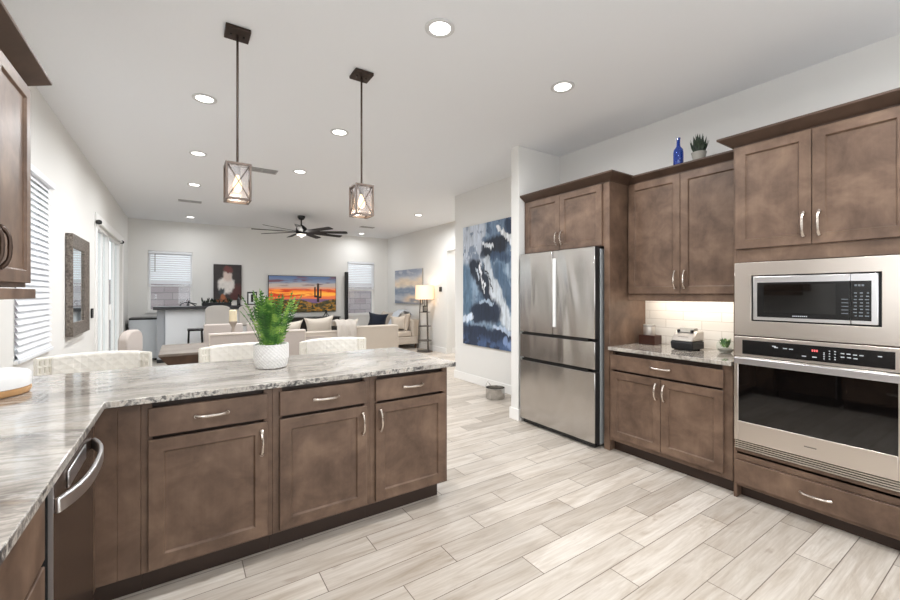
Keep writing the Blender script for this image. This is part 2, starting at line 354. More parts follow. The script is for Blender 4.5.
def art_blue(u, v):
    n = fbm(u*4, v*7, 11); n2 = fbm(u*11, v*15, 31); n3 = fbm(u*34, v*16, 33); n4 = fbm(u*3, v*5, 51); uw = u+.07*(n-.5)+.06*(n2-.5)+.07*(n3-.5); vw = v+.06*(n4-.5)+.045*(n2-.5)+.04*(n3-.5)
    C = comp(u)+lin((104,128,152)); C = lay(C, sst(.42,.62,n), (136,158,180)); C = lay(C, sst(.52,.68,n2)*.7, (70,94,120)); C = lay(C, sst(.55,.7,fbm(u*20, v*5, 61))*.5, (168,184,200))
    C = lay(C, sst(.66,.72,vw)*(1-sst(.42,.52,uw)), (186,194,206)); C = lay(C, sst(.70,.78,vw)*sst(.50,.62,uw), (112,134,160)); C = lay(C, sst(.5,.62,n2)*sst(.66,.75,vw)*.7, (80,100,126))
    C = lay(C, seg(uw, vw, (.54,.79), (.74,.80), .20), (26,36,52)); C = lay(C, seg(uw, vw, (.92,.95), (.97,.84), .14), (40,58,84)); C = lay(C, seg(uw, vw, (.62,.73), (.9,.70), .07)*.8, (54,76,104))
    C = lay(C, seg(uw, vw, (.26,.66), (.56,.42), .17), (32,42,58)); C = lay(C, seg(uw, vw, (.06,.6), (.12,.3), .16)*.8, (82,110,134)); C = lay(C, seg(uw, vw, (.70,.62), (.95,.4), .13)*.8, (66,92,120))
    C = lay(C, seg(uw, vw, (.50,.68), (.66,.46), .10)*.95, (202,210,218)); C = lay(C, seg(uw, vw, (.66,.46), (.92,.20), .13)*.95, (206,214,222)); C = lay(C, seg(uw, vw, (.72,.95), (1,.75), .045), (228,232,236)); C = lay(C, seg(uw, vw, (.46,.86), (.62,.80), .03), (216,222,228))
    C = lay(C, seg(uw, vw, (.38,.68), (.46,.44), .022), (232,236,240)); C = lay(C, seg(uw, vw, (.3,.64), (.36,.55), .02), (190,200,212)); C = lay(C, seg(uw, vw, (.44,.66), (.64,.46), .016), (24,32,46))
    C = lay(C, seg(uw, vw, (.30,.26), (.66,.30), .20), (36,48,68)); C = lay(C, (1-sst(.14,.18,vw)), (38,50,72)); C = lay(C, (1-sst(.03,.12,vw))*sst(.42,.55,n2)*.8, (74,98,138))
    C = lay(C, seg(uw, vw, (.02,.20), (.20,.23), .07), (202,214,230)); C = lay(C, seg(uw, vw, (.40,.36), (.62,.36), .03)*.8, (176,194,214)); C = lay(C, seg(uw, vw, (.66,.18), (.98,.13), .05)*.9, (182,198,220)); C = lay(C, seg(uw, vw, (.86,.08), (1,.02), .06)*.9, (128,152,194))
    return C*(.55+.9*fbm(u*46+3*n2, v*10, 37))[:,None]
def art_sky(u, v):
    n = fbm(u*3, v*7, 71); n2 = fbm(u*8, v*16, 81); C = comp(u)+lin((182,188,198)); w = v+.24*(n-.5)+.08*(n2-.5)
    C = lay(C, sst(.70,1.0,w)*.8, (128,140,164)); C = lay(C, sst(.5,.62,n2)*sst(.6,.9,w)*.6, (196,196,198)); C = lay(C, (1-sst(.02,.26,abs(w-.60)))*.9, (238,218,192)); C = lay(C, (1-sst(.0,.14,abs(w-.36)))*.8, (118,136,160)); C = lay(C, (1-sst(.0,.22,abs(w-.14)))*sst(.15,.6,u)*.9, (240,212,178))
    C = lay(C, (1-sst(.02,.12,w))*.7, (100,114,136)); return C*(.85+.3*n2)[:,None]
def art_portrait(u, v):   # generic dark canvas with a pale cloud shape and russet accents
    n = fbm(u*6, v*8, 15); n2 = fbm(u*16, v*20, 25); C = comp(u)+lin((50,44,44)); uu = u+.14*(n-.5); vv = v+.12*(n2-.5)
    C = lay(C, sst(.4,.25,np.hypot((uu-.85)*1.1, vv-.12)), (82,40,38)); C = lay(C, 1-sst(.22,.33,np.hypot((uu-.45)/1.05, (vv-.42)/.9)), (226,220,214)); C = lay(C, 1-sst(.10,.2,np.hypot((uu-.5), (vv-.68))), (214,196,186))
    C = lay(C, 1-sst(.07,.13,np.hypot((uu-.5)/1.5, (vv-.86))), (112,62,58)); C = lay(C, 1-sst(.06,.14,np.hypot((uu-.28), (vv-.24)/.9)), (54,62,66)); C = lay(C, 1-sst(.04,.1,np.hypot((uu-.34), (vv-.06)/1.6)), (170,104,66))
    return C*(.85+.3*n2)[:,None]
def tv_image(u, v):
    n = fbm(u*4, v*16, 101); n2 = fbm(u*22, v*30, 111); C = comp(u)+lin((122,132,150)); w = v+.10*(n-.5)
    C = lay(C, sst(.80,.98,w), (86,104,136)); C = lay(C, sst(.58,.66,w)*(1-sst(.76,.84,w)), (176,160,150)); C = lay(C, sst(.55,.72,n)*sst(.6,.8,w), (104,74,84))
    C = lay(C, 1-sst(.60,.70,w), (240,130,44)); C = lay(C, sst(.46,.60,n)*(1-sst(.62,.7,w)), (202,66,30)); C = lay(C, (1-sst(.03,.09,abs(w-.47)))*(1-sst(.5,.62,n)), (255,176,66)); C = lay(C, (1-sst(.40,.46,w)), (226,110,66))
    hill = .30+.06*np.sin(u*5+.5)+.02*np.sin(u*17)+np.clip(u-.72,0,1)*.45; far = .36-.05*abs(u-.5)
    C = lay(C, 1-sst(far-.01, far+.02, v), (112,84,116)); g = 1-sst(hill-.02, hill+.01, v); G = comp(u)+lin((70,60,28)); G = lay(G, sst(.45,.62,n2), (150,106,40)); G = lay(G, sst(.55,.7,fbm(u*30,v*24,121)), (38,44,22)); C = C*(1-g[:,None])+G*g[:,None]
    def bar(x0, x1, y0, y1): return ((u > x0) & (u < x1) & (v > y0) & (v < y1)).astype(float)
    k = np.maximum.reduce([bar(.700,.738,.26,.80), bar(.660,.682,.42,.70), bar(.660,.71,.40,.45), bar(.752,.774,.40,.64), bar(.73,.774,.38,.43)]); return lay(C, k, (44,30,24))

# ------------------------------------------------------------------ setting
XL, XW, XR, YF, YB, ZC = -.935, 3.694, 5.05, 10.9, -2.25, 2.978
def wall_x(name, x0, x1, y0, y1, holes):   # wall running along y, holes (ya, yb, za, zb)
    m = MB(); cur = y0
    for ya, yb, za, zb in sorted(holes):
        m.box(x0, x1, cur, ya, 0, ZC)
        if za > 0: m.box(x0, x1, ya, yb, 0, za)
        m.box(x0, x1, ya, yb, zb, ZC); cur = yb
    m.box(x0, x1, cur, y1, 0, ZC); return struct(m.build(name, M['wall']))
def wall_y(name, y0, y1, x0, x1, holes):
    m = MB(); cur = x0
    for xa, xb, za, zb in sorted(holes):
        m.box(cur, xa, y0, y1, 0, ZC)
        if za > 0: m.box(xa, xb, y0, y1, 0, za)
        m.box(xa, xb, y0, y1, zb, ZC); cur = xb
    m.box(cur, x1, y0, y1, 0, ZC); return struct(m.build(name, M['wall']))
struct(MB().box(-1.09, 6.6, YB-.15, YF+.15, -.1, 0).build('floor', M['floor']))
struct(MB().box(-1.09, 6.6, YB-.15, YF+.15, ZC, ZC+.12).build('ceiling', M['ceiling']))
wall_x('wall_left', XL-.15, XL, YB, YF, [(3.90,4.72,.92,2.30), (7.05,9.85,0,2.34)])
wall_y('wall_far', YF, YF+.15, -1.085, 6.6, [(-.60,.22,.98,2.31), (3.84,4.63,.78,2.27)])
wall_x('wall_kitchen', XW, XW+.3, YB, 3.353, [])
wall_y('wall_back', YB-.15, YB, -1.085, XW+.3, [])
m = MB().box(3.04, XW+.3, 3.232, 3.353, 0, ZC); struct(m.build('wall_stub', M['wall'], bev=.006))
m = MB().box(3.743, 6.6, 3.353, 5.48, 0, ZC); struct(m.build('wall_gallery', M['wall'], bev=.006))
wall_x('wall_right', XR, XR+.15, 5.48, YF, [(6.3,7.73,0,2.35)])
struct(MB().box(6.45, 6.6, 5.48, 7.74, 0, ZC).box(XR+.15, 6.6, 7.74, 7.86, 0, ZC).build('wall_hall', M['wall']))
def base_board(name, boxes):
    m = MB()
    for b in boxes: m.box(*b)
    return struct(m.build(name, M['trim'], bev=.004))
BH = .125
base_board('baseboard_left', [(XL,XL+.014,3.2,6.9,0,BH), (XL,XL+.014,9.97,YF,0,BH)])
base_board('baseboard_far', [(XL+.014,XR,YF-.014,YF,0,BH)])
base_board('baseboard_right', [(XR-.014,XR,7.73,YF-.014,0,BH), (XR-.014,XR,5.494,6.3,0,BH)])
base_board('baseboard_gallery', [(3.729,3.743,3.367,5.494,0,BH), (3.743,XR-.014,5.48,5.494,0,BH)])
base_board('baseboard_stub', [(3.026,3.04,3.218,3.367,0,BH), (3.04,XW,3.353,3.367,0,BH), (3.04,3.1,3.218,3.232,0,BH)])
base_board('baseboard_hall', [(6.436,6.45,5.48,7.726,0,BH), (XR+.15,6.45,7.726,7.74,0,BH)])
# windows: frame + pane + sash (all structure), blinds are things
def window_far(n, x0, x1, z0, z1, zsash):
    m = MB(); w = .045
    m.box(x0-.03,x1+.03,YF-.03,YF+.05,z0-.025,z0)
    for b in ((x0,x0+w,z0,z1),(x1-w,x1,z0,z1),(x0+w,x1-w,z0,z0+w),(x0+w,x1-w,z1-w,z1),(x0+w,x1-w,zsash-.02,zsash+.02)): m.box(b[0],b[1],YF+.05,YF+.10,b[2],b[3])
    f = struct(m.build('window_%d' % n, M['trim'], bev=.003)); ORG[f] = Vector((0,0,0))
    p = MB().box(x0+w,x1-w,YF+.07,YF+.076,z0+w,z1-w).build('pane', M['glass'], f); p['kind'] = 'structure'; return f
window_far(2, -.60, .22, .98, 2.31, 1.62); window_far(3, 3.84, 4.63, .78, 2.27, 1.47)
m = MB(); y0, y1, z0, z1 = 3.90, 4.72, .92, 2.30
for b in ((y0,y0+.045,z0,z1),(y1-.045,y1,z0,z1),(y0+.045,y1-.045,z0,z0+.045),(y0+.045,y1-.045,z1-.045,z1),(y0+.045,y1-.045,1.58,1.62)): m.box(XL-.11,XL-.06,b[0],b[1],b[2],b[3])
m.box(XL-.06,XL+.02,y0-.03,y1+.03,z0-.025,z0)
f = struct(m.build('window_1', M['trim'], bev=.003)); ORG[f] = Vector((0,0,0))
MB().box(XL-.09,XL-.084,y0+.045,y1-.045,z0+.045,z1-.045).build('pane', M['glass'], f)['kind'] = 'structure'
# sliding patio door
m = MB(); y0, y1, z1 = 7.05, 9.85, 2.34
m.box(XL,XL+.018,y0-.10,y0,0,z1-.001); m.box(XL,XL+.018,y1,y1+.10,0,z1-.001); m.box(XL,XL+.018,y0-.10,y1+.10,z1,z1+.10)
for b in ((y0,y0+.07),(y1-.07,y1),(y0+1.36,y0+1.44)): m.box(XL-.10,XL-.03,b[0],b[1],0,z1)
m.box(XL-.10,XL-.03,y0+.07,y1-.07,z1-.06,z1); m.box(XL-.10,XL-.03,y0+.07,y1-.07,0,.07)
m.box(XL-.10,XL-.05,y0+.9,y0+.96,.07,z1-.06); m.box(XL-.10,XL-.05,y0+2.2,y0+2.26,.07,z1-.06)
d = struct(m.build('door_1', M['trim'], bev=.004)); ORG[d] = Vector((0,0,0))
MB().box(XL-.075,XL-.069,y0+.07,y1-.07,.07,z1-.06).build('pane', M['glass'], d)['kind'] = 'structure'
MB().box(XL-.03,XL+.006,y0+1.385,y0+1.415,.95,1.20).build('handle', M['trim'], d, bev=.006)['kind'] = 'structure'
# outside
struct(MB().box(-9, 14, YF+.16, 22, -.16, -.06).box(-9, -1.1, -4, YF+.16, -.16, -.06).build('ground', M['patio']))
struct(MB().box(-9, 14, 14.0, 14.2, -.06, 1.75).box(-6.2, -6.0, -4, 14.0, -.06, 1.75).build('wall_garden', M['block']))
# subway backsplash is part of the kitchen wall
struct(MB().box(XW-.010, XW, 1.23, 2.178, .914, 1.40).build('wall_backsplash', M['tile']))

# ------------------------------------------------------------------ blinds
def blind(label, face, plane, u0, u1, z0, z1, pitch, tilt, wand=None):
    fm = fmap(face, plane); c = fm((u0+u1)/2, 0, z1); t = thing('window_blind', label, 'blind', c)
    MB().fbox(fm, u0, u1, -.03, .03, z1-.05, z1).build('headrail', M['blind'], t, bev=.004)
    s = MB(); z = z1-.07; w = .025
    while z > z0+.03:
        dz = math.sin(R(tilt))*w; dd = math.cos(R(tilt))*w
        a = [fm(u0+.004,-dd,z+dz), fm(u1-.004,-dd,z+dz), fm(u1-.004,dd,z-dz), fm(u0+.004,dd,z-dz)]; b = [(p[0],p[1],p[2]+.003) for p in a]
        s.add(a+b, [(0,1,2,3),(7,6,5,4),(0,4,5,1),(1,5,6,2),(2,6,7,3),(3,7,4,0)]); z -= pitch
    s.build('slats', M['blind'], t)
    MB().fbox(fm, u0, u1, -.02, .02, z0, z0+.025).build('bottom_rail', M['blind'], t, bev=.003)
    if wand is not None: MB().tube([fm(wand, .035, z1-.06), fm(wand, .04, z1-.45)], .008, 6).build('tilt_wand', M['grey'], t, smooth=True)
blind('white slatted blind on the left wall beside the brown wall cabinet', 'E', XL+.012, 3.88, 4.74, .90, 2.31, .046, 66)
blind('half lowered white blind above the bar counter', 'S', YF+.0, -.585, .205, 1.53, 2.30, .048, 50, -.47)
blind('white blind half lowered behind the tall slim speaker', 'S', YF+.0, 3.85, 4.62, 1.49, 2.26, .048, 50)

# ------------------------------------------------------------------ cabinet pieces
def shaker(fm, u0, u1, z0, z1, name, parent, m=None, st=.058, d=.02):
    b = MB(); r = [(0,0),(0,d),(st,d),(st+.005,d-.012)]; V = []
    for ins, dd in r: V += [fm(u0+ins,dd,z0+ins), fm(u1-ins,dd,z0+ins), fm(u1-ins,dd,z1-ins), fm(u0+ins,dd,z1-ins)]
    F = [(3,2,1,0),(12,13,14,15)]
    for i in range(3):
        for k in range(4): F.append((i*4+k, i*4+(k+1)%4, i*4+4+(k+1)%4, i*4+4+k))
    b.add(V, F); return b.build(name, m or M['cab'], parent, bev=.0018, seg=1)
def slab(fm, u0, u1, z0, z1, name, parent, d=.02): return MB().fbox(fm,u0,u1,0,d,z0,z1).build(name, M['cab'], parent, bev=.003, seg=2)
def pull(fm, u, z, vert, parent, L=.135, m=None, d0=.02):
    b = MB(); pts = []; h = L/2
    for k in range(13):
        s = -1+2*k/12; out = d0+.010+.024*(1-abs(s)**3.4); pts.append((u, out, z+s*h) if vert else (u+s*h, out, z))
    rs = [.0095 if abs(k-6) >= 5 else (.0086 if abs(k-6) in (0,) else .0074) for k in range(13)]
    b.tube([fm(*p) for p in pts], rs, 8)
    for s in (-1, 1):
        q = (u, z+s*h) if vert else (u+s*h, z)
        b.tube([fm(q[0], d0-.001, q[1]), fm(q[0], d0+.014, q[1])], [.0115,.0095], 8)
    return b.build('handle', m or M['nickel'], parent, smooth=True)
def crown(name, parent, segs, z0, z1, p, m):
    # segs: list of plan polylines for wall-side edge with outward direction baked: (points at bottom, points at top)
    b = MB()
    for bot, top, back in segs:   # each: lists of plan points; back = plan points of rear edge
        n = len(bot); zz = [(bot,z0),(bot,z0+.010),(top,z1-.014),(top,z1),(back,z1),(back,z0)]
        V = [(x,y,z) for pl, z in zz for x, y in pl]; k = len(zz); F = []
        for i in range(k):
            for j in range(n-1): a = i*n+j; c = ((i+1)%k)*n+j; F.append((a,a+1,c+1,c))
        F.append(tuple(i*n for i in range(k))); F.append(tuple(i*n+n-1 for i in range(k))[::-1]); b.add(V, F)
    return b.build(name, m, parent, bev=.002, seg=1)

XF = 3.126
# --- tall oven cabinet
Y0, Y1 = .395, 1.222
t = thing('oven_cabinet', 'tall brown cabinet at the right that holds the microwave and oven', 'cabinet', (3.4, .81, 0))
fm = fmap('W', XF); c = MB()
c.box(XF,XW-.003,Y1-.02,Y1,0,2.36).box(XF,XW-.003,Y0,Y0+.02,0,2.36).box(XW-.02,XW-.003,Y0+.02,Y1-.02,.1,2.36).box(XF,XW-.02,Y0+.02,Y1-.02,2.34,2.36)
for z0, z1 in ((.085,.105),(.262,.338),(1.582,1.672)): c.box(XF,XF+.02,Y0+.02,Y1-.02,z0,z1)
c.box(XF,XF+.45,Y0+.02,Y1-.02,.30,.318).box(XF,XF+.45,Y0+.02,Y1-.02,1.085,1.097)
c.build('carcass', M['cab'], t, bev=.002, seg=1)
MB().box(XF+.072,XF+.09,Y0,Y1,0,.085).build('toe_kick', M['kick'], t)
ym = (Y0+Y1)/2
for a, b_, hs in ((Y0+.012,ym-.002,1),(ym+.002,Y1-.016,-1)):
    d = shaker(fm, a, b_, 1.672, 2.352, 'door', t); pull(fm, (b_-.034) if hs == 1 else (a+.034), 1.79, True, d)
dr = slab(fm, Y0+.012, Y1-.016, .108, .262, 'drawer', t); pull(fm, ym-.02, .186, False, dr)
P = .075
crown('crown_molding', t, [([(XF,Y0),(XF,Y1),(XW-.003,Y1)], [(XF-P,Y0),(XF-P,Y1+P),(XW-.003,Y1+P)], [(XF+.03,Y0),(XF+.03,Y1-.03),(XW-.003,Y1-.03)])], 2.358, 2.428, P, M['cabdark'])
# --- microwave
t = thing('microwave_oven', 'built-in stainless microwave with a broad steel trim frame', 'microwave', (3.3, .81, 1.1))
a, b_ = .408, 1.208; fm = fmap('W', XF); mu0, mu1, mz0, mz1 = .520, 1.112, 1.196, 1.494
c = MB(); V = []
for u0, u1, z0, z1, dd in ((a,b_,1.100,1.578,0),(a,b_,1.100,1.578,.022),(mu0,mu1,mz0,mz1,.022),(mu0,mu1,mz0,mz1,0)): V += [fm(u0,dd,z0), fm(u1,dd,z0), fm(u1,dd,z1), fm(u0,dd,z1)]
c.add(V, [(i*4+k, i*4+(k+1)%4, ((i+1)%4)*4+(k+1)%4, ((i+1)%4)*4+k) for i in range(4) for k in range(4)])
c.build('trim_frame', M['steel'], t, bev=.002)
MB().fbox(fm,mu0-.001,mu1+.001,-.38,.004,mz0-.001,mz1+.001).build('body', M['blackmatte'], t)
ds = .639
dm = MB().fbox(fm,ds+.001,mu1-.012,.005,.030,mz0+.010,mz1-.008).build('door', M['steelbright'], t, bev=.004)
MB().fbox(fm,ds+.001,1.0765,.029,.0325,1.226,1.446).build('glass_panel', M['black'], dm, bev=.001)
MB().fbox(fm,.700,1.040,.0325,.034,1.256,1.432).build('window', M['darkglass'], dm)
mk = MB()
for k in range(8): mk.fbox(fm,.895-.009*k,.889-.009*k,.0325,.0333,1.236,1.2415)
mk.build('badge', M['mark'], dm)
cp = MB().fbox(fm,mu0+.012,ds-.001,.005,.030,mz0+.010,mz1-.008).build('control_panel', M['steelbright'], t, bev=.004)
MB().fbox(fm,.557,ds-.001,.029,.0325,1.226,1.446).build('keypad', M['black'], cp, bev=.001)
mk = MB(); rr = random.Random(2)
for i in range(3): mk.fbox(fm,.585+.014*i,.595+.014*i,.0325,.0333,1.416,1.426)
for r_ in range(8):
    for q in range(3): mk.fbox(fm,.566+.024*q,.566+.024*q+rr.uniform(.008,.016),.0325,.0333,1.250+.018*r_,1.256+.018*r_)
for r_ in range(5): mk.fbox(fm,.648,.676,.0325,.0333,1.262+.020*r_,1.266+.020*r_)
mk.build('key_markings', mat('keypad_print', srgb(112,120,126), .5), cp)
# --- wall oven
t = thing('built_in_oven', 'built-in stainless wall oven with a wide black glass door', 'oven', (3.3, .81, .34))
c = MB().fbox(fm,.42,1.19,-.5,.0,.35,1.08); c.build('body', M['blackmatte'], t)
cpn = MB().fbox(fm,.408,1.208,.0,.026,.962,1.092).build('control_panel', M['steel'], t, bev=.003)
MB().fbox(fm,.470,1.160,.025,.029,.978,1.070).build('touch_panel', M['black'], cpn, bev=.001)
mk = MB()
def yat(px): # pixel column on the oven front -> y
    q = (px-450)/404.55; dx = .5537+.8327*q; dy = .8327-.5537*q; return 3.097*dy/dx
for px, zz in ((774,1.045),(776,1.038),(785,1.037),(791,1.036),(804,1.002),(814.5,1.002),(824,1.032),(824,1.022),(824,1.01),(824,.998),(829.5,1.045),(829.5,1.03),(829.5,1.015),(829.5,1.0),(835,1.045),(835,1.03),(835,1.012),(835,1.0),(842.5,1.038),(848.5,1.038),(855,1.036),(861.5,1.036),(842.5,1.018),(849,1.018),(855.5,1.016),(880,1.04)):
    w = .010 if px < 820 else (.003 if px < 838 else .008); mk.fbox(fm, yat(px)-w, yat(px)+w, .029, .0298, zz-.0028, zz+.0028)
mk.build('markings', M['mark'], cpn)
mk = MB()
for k in range(3): mk.fbox(fm, yat(815)-.012+.010*k, yat(815)-.005+.010*k, .029, .0298, 1.034, 1.046)
mk.build('clock_display', M['red'], cpn)
dr = MB(); dr.fbox(fm,.408,.460,.0,.030,.400,.958).fbox(fm,1.183,1.208,.0,.030,.400,.958).fbox(fm,.460,1.183,.0,.030,.400,.530).fbox(fm,.460,1.183,.0,.030,.915,.958)
dr = dr.build('door', M['steel'], t, bev=.003)
MB().fbox(fm,.458,1.185,.0,.028,.528,.917).build('window_glass', M['darkglass'], dr)
h = MB().fbox(fm,.412,1.192,.055,.075,.915,.957)
for y in (.45,1.15): h.fbox(fm,y-.012,y+.012,.028,.057,.925,.950)
h.build('handle', M['steelbright'], dr, bev=.004)
MB().fbox(fm,yat(804),yat(816.5),.030,.0306,.462,.468).build('badge', M['greymark'], dr)
v = MB()
for k in range(4): v.fbox(fm,.41,1.206,.0,.022,.345+.0135*k,.351+.0135*k)
v.fbox(fm,.41,1.206,-.05,.006,.345,.398,1); v.build('vent_grille', [M['steel'], M['black']], t)

# --- middle wall cabinet
XU = 3.40; ya, yb = 1.226, 2.174
t = thing('upper_cabinet', 'brown two-door wall cabinet above the tiled backsplash, blue bottle on its top', 'cabinet', (3.55, 1.7, 1.37))
fm = fmap('W', XU)
MB().box(XU,XW-.003,ya,yb,1.372,2.36).box(XU,XU+.02,ya,yb,1.312,1.372).build('carcass', M['cab'], t, bev=.002, seg=1)
ymid = 1.705
for a, b_, s in ((ya+.006,ymid-.002,1),(ymid+.002,yb-.012,-1)):
    d = shaker(fm, a, b_, 1.374, 2.352, 'door', t); pull(fm, (b_-.036) if s == 1 else (a+.036), 1.49, True, d)
PU = .055
crown('crown_molding', t, [([(XU,ya),(XU,yb)], [(XU-PU,ya),(XU-PU,yb)], [(XW-.003,ya),(XW-.003,yb)])], 2.358, 2.424, PU, M['cabdark'])
MB().box(XU+.03,XU+.06,ya+.08,yb-.08,1.355,1.371).build('under_cabinet_lamp', M['white'], t, bev=.003)
area('under_cabinet_glow', (XU+.13-3.55, 0, 1.366-1.37), (.35,0,-1), .80, .05, 3.4, (1,.90,.78), parent=t)

# --- middle base cabinet and its worktop
t = thing('base_cabinet', 'brown base cabinet between the refrigerator and the oven cabinet', 'cabinet', (3.4, 1.7, 0))
fm = fmap('W', XF)
c = MB().box(XF+.035,XW-.003,ya,yb,.12,.883,1).box(XF,XF+.034,ya,1.290,.10,.883).box(XF,XF+.034,2.143,yb,.10,.883).box(XF,XF+.034,1.2905,2.1425,.10,.15)  # set-back body coloured dark to paint the shade in the front gaps
c.build('carcass', [M['cab'], M['kick']], t, bev=.0012, seg=1)
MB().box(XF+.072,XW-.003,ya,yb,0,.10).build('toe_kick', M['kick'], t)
d = slab(fm, 1.278, 2.155, .722, .848, 'drawer', t); pull(fm, 1.715, .79, False, d, .15)
for a, b_, s in ((1.278,1.714,1),(1.718,2.155,-1)):
    d = shaker(fm, a, b_, .136, .704, 'door', t); pull(fm, (b_-.030) if s == 1 else (a+.030), .605, True, d, .12)
m = MB().prism([(XF-.032,ya-.0),(XF-.032,yb),(XW-.012,yb),(XW-.012,ya)], .884, .914, 0, 0)
tag(m.build('countertop', M['granite'], bev=.004), 'short grey granite worktop under the tiled backsplash', 'countertop')

# --- refrigerator surround
t = thing('refrigerator_cabinet', 'brown cabinet and side panel built around the refrigerator', 'cabinet', (3.4, 2.7, 0))
MB().box(XF,XW-.003,2.178,2.232,0,2.36).build('side_panel', M['cab'], t, bev=.002, seg=1)
MB().box(XF,XW-.003,2.232,3.228,1.797,2.36).build('carcass', M['cab'], t, bev=.002, seg=1)
for a, b_, s in ((2.245,2.722,1),(2.726,3.195,-1)):
    d = shaker(fm, a, b_, 1.806, 2.350, 'door', t); pull(fm, (b_-.030) if s == 1 else (a+.030), 1.92, True, d, .12)
crown('crown_molding', t, [([(XF,3.228),(XF,2.178),(XU+.02,2.178)], [(XF-P,3.228),(XF-P,2.178-P),(XU+.02,2.178-P)], [(XF+.03,3.228),(XF+.03,2.208),(XU+.02,2.208)])], 2.358, 2.432, P, M['cabdark'])
# --- refrigerator
t = thing('refrigerator', 'tall stainless french-door refrigerator with two bottom drawers', 'refrigerator', (3.35, 2.7, 0))
fy0, fy1, fx = 2.25, 3.19, 3.02; fm = fmap('W', fx+.07)
MB().box(fx+.085,XW-.02,fy0+.004,fy1-.004,.03,1.775).build('body', M['fridgeside'], t, bev=.006)
MB().box(fx+.05,fx+.085,fy0+.012,fy1-.012,.03,1.765).build('door_gasket', M['blackmatte'], t)
sp = 2.735
dl = MB().fbox(fm,sp+.003,fy1,.005,.07,.974,1.792).build('left_door', M['fridge'], t, bev=.006)
drr = MB().fbox(fm,fy0,sp-.003,.005,.07,.974,1.792).build('right_door', M['fridge'], t, bev=.006)
MB().fbox(fm,sp-.044,sp-.008,.070,.080,1.05,1.715).build('handle_strip', M['white'], drr, bev=.004)
for z0, z1, nm in ((.705,.950,'drawer'),(.055,.678,'drawer')):
    w = MB().fbox(fm,fy0,fy1,.005,.07,z0,z1).build(nm, M['fridge'], t, bev=.006)
    MB().fbox(fm,fy0+.07,fy1-.035,.0,.0715,z1-.003,z1+.020).build('pocket_handle', M['black'], w)
    MB().fbox(fm,fy0-.002,fy0,.004,.066,z0+.002,z1-.002).build('edge_trim', M['blackmatte'], w)
MB().fbox(fm,fy0-.002,fy0,.004,.066,.976,1.79).build('edge_trim', M['blackmatte'], drr)
MB().box(fx+.03,fx+.08,fy0+.02,fy1-.02,.012,.053).build('kick_plate', M['black'], t)
for y in (fy0+.06, fy1-.06): MB().lathe([(.02,0),(.02,.031)], (fx+.12,y,0), 12).build('foot', M['black'], t)

# --- peninsula and left run
YP = 2.279; fm = fmap('S', YP)
cabs = [(-.150,.398,'brown peninsula base cabinet nearest the dishwasher','R'),(.398,.940,'brown peninsula base cabinet in the middle under the fern','R'),(.940,1.491,'brown peninsula base cabinet at the open end of the counter','L')]
geo = [(-.123,.3715,.035),(.432,.914,.0),(.971,1.468,.0)]
for (x0, x1, lb, hs), (u0, u1, _) in zip(cabs, geo):
    t = thing('base_cabinet', lb, 'cabinet', ((x0+x1)/2, 2.58, 0))
    c = MB().box(x0+.0195,x1-.0195,YP+.035,2.885,.130,.883,1).box(x0+.0005,x0+.019,YP+.02,2.885,.115,.883).box(x1-.019,x1-.0005,YP+.02,2.885,.115,.883)  # dark inner body puts gap shade around drawer and door into its colour
    c.box(x0+.0005,u0+.014,YP,YP+.0195,.115,.883).box(u1-.014,x1-.0005,YP,YP+.0195,.115,.883).box(u0+.0145,u1-.0145,YP,YP+.034,.115,.145)
    c.build('carcass', [M['cab'], M['kick']], t, bev=.0012, seg=1)
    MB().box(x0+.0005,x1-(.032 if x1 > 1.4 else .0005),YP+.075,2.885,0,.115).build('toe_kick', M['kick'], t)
    d = slab(fm, u0, u1, .730, .858, 'drawer', t); pull(fm, (u0+u1)/2, .797, False, d, .13)
    d = shaker(fm, u0, u1, .130, .714, 'door', t); pull(fm, (u1-.028) if hs == 'R' else (u0+.028), .615, True, d, .12)
XFL = -.305
t = thing('corner_cabinet', 'plain brown corner filler beside the dishwasher', 'cabinet', (-.5, 2.4, 0))
MB().box(-.232,-.1505,YP,2.885,.115,.883).box(-.93,-.232,YP+.0,2.885,.115,.883).box(-.93,XFL,2.07,YP-.001,.115,.883).build('carcass', M['cab'], t, bev=.0015, seg=1)
MB().box(-.93,-.1505,YP+.075,2.885,0,.115).box(-.93,XFL-.075,2.07,YP+.075,0,.115).build('toe_kick', M['kick'], t)
L = [(-.932,-1.2),(-.27,-1.2),(-.27,2.249),(1.544,2.249),(1.544,3.17),(-.932,3.17)]
tag(MB().prism(L, .884, .914, 0, 1).build('countertop', [M['granite'], M['granite_edge']], bev=.003), 'long L-shaped grey granite worktop of the peninsula', 'countertop')
# dishwasher
fm = fmap('E', XFL)
t = thing('dishwasher', 'built-in dishwasher with a bowed steel handle in the left run', 'dishwasher', (-.5, 1.76, 0))
MB().box(-.93,XFL-.02,1.465,2.055,.10,.865).build('body', M['blackmatte'], t)
dd = MB().fbox(fm,1.462,2.060,-.02,.024,.12,.868).build('door', mat('dishwasher_front', srgb(104,87,77), .25, .8), t, bev=.004)
MB().fbox(fm,1.4575,1.4625,.016,.026,.12,.868).build('edge_strip', M['steelbright'], dd); MB().fbox(fm,1.4575,1.4618,-.02,.0155,.12,.868).build('door_seal', M['blackmatte'], dd)  # black liner paints the dark of the gap onto the door's near side
MB().fbox(fm,1.62,1.88,.024,.030,.800,.852).build('control_strip', M['steelbright'], dd, bev=.003)
pts = []
for k in range(21):
    s = -1+2*k/20; pts.append(fm(1.755+s*.275, .028+.046*(1-abs(s)**2.8), .808))
MB().bar(pts, .014, .040).build('handle', M['steelbright'], dd, bev=.004)
MB().box(-.90,XFL-.08,1.47,2.05,0,.10).build('toe_kick', M['kick'], t)
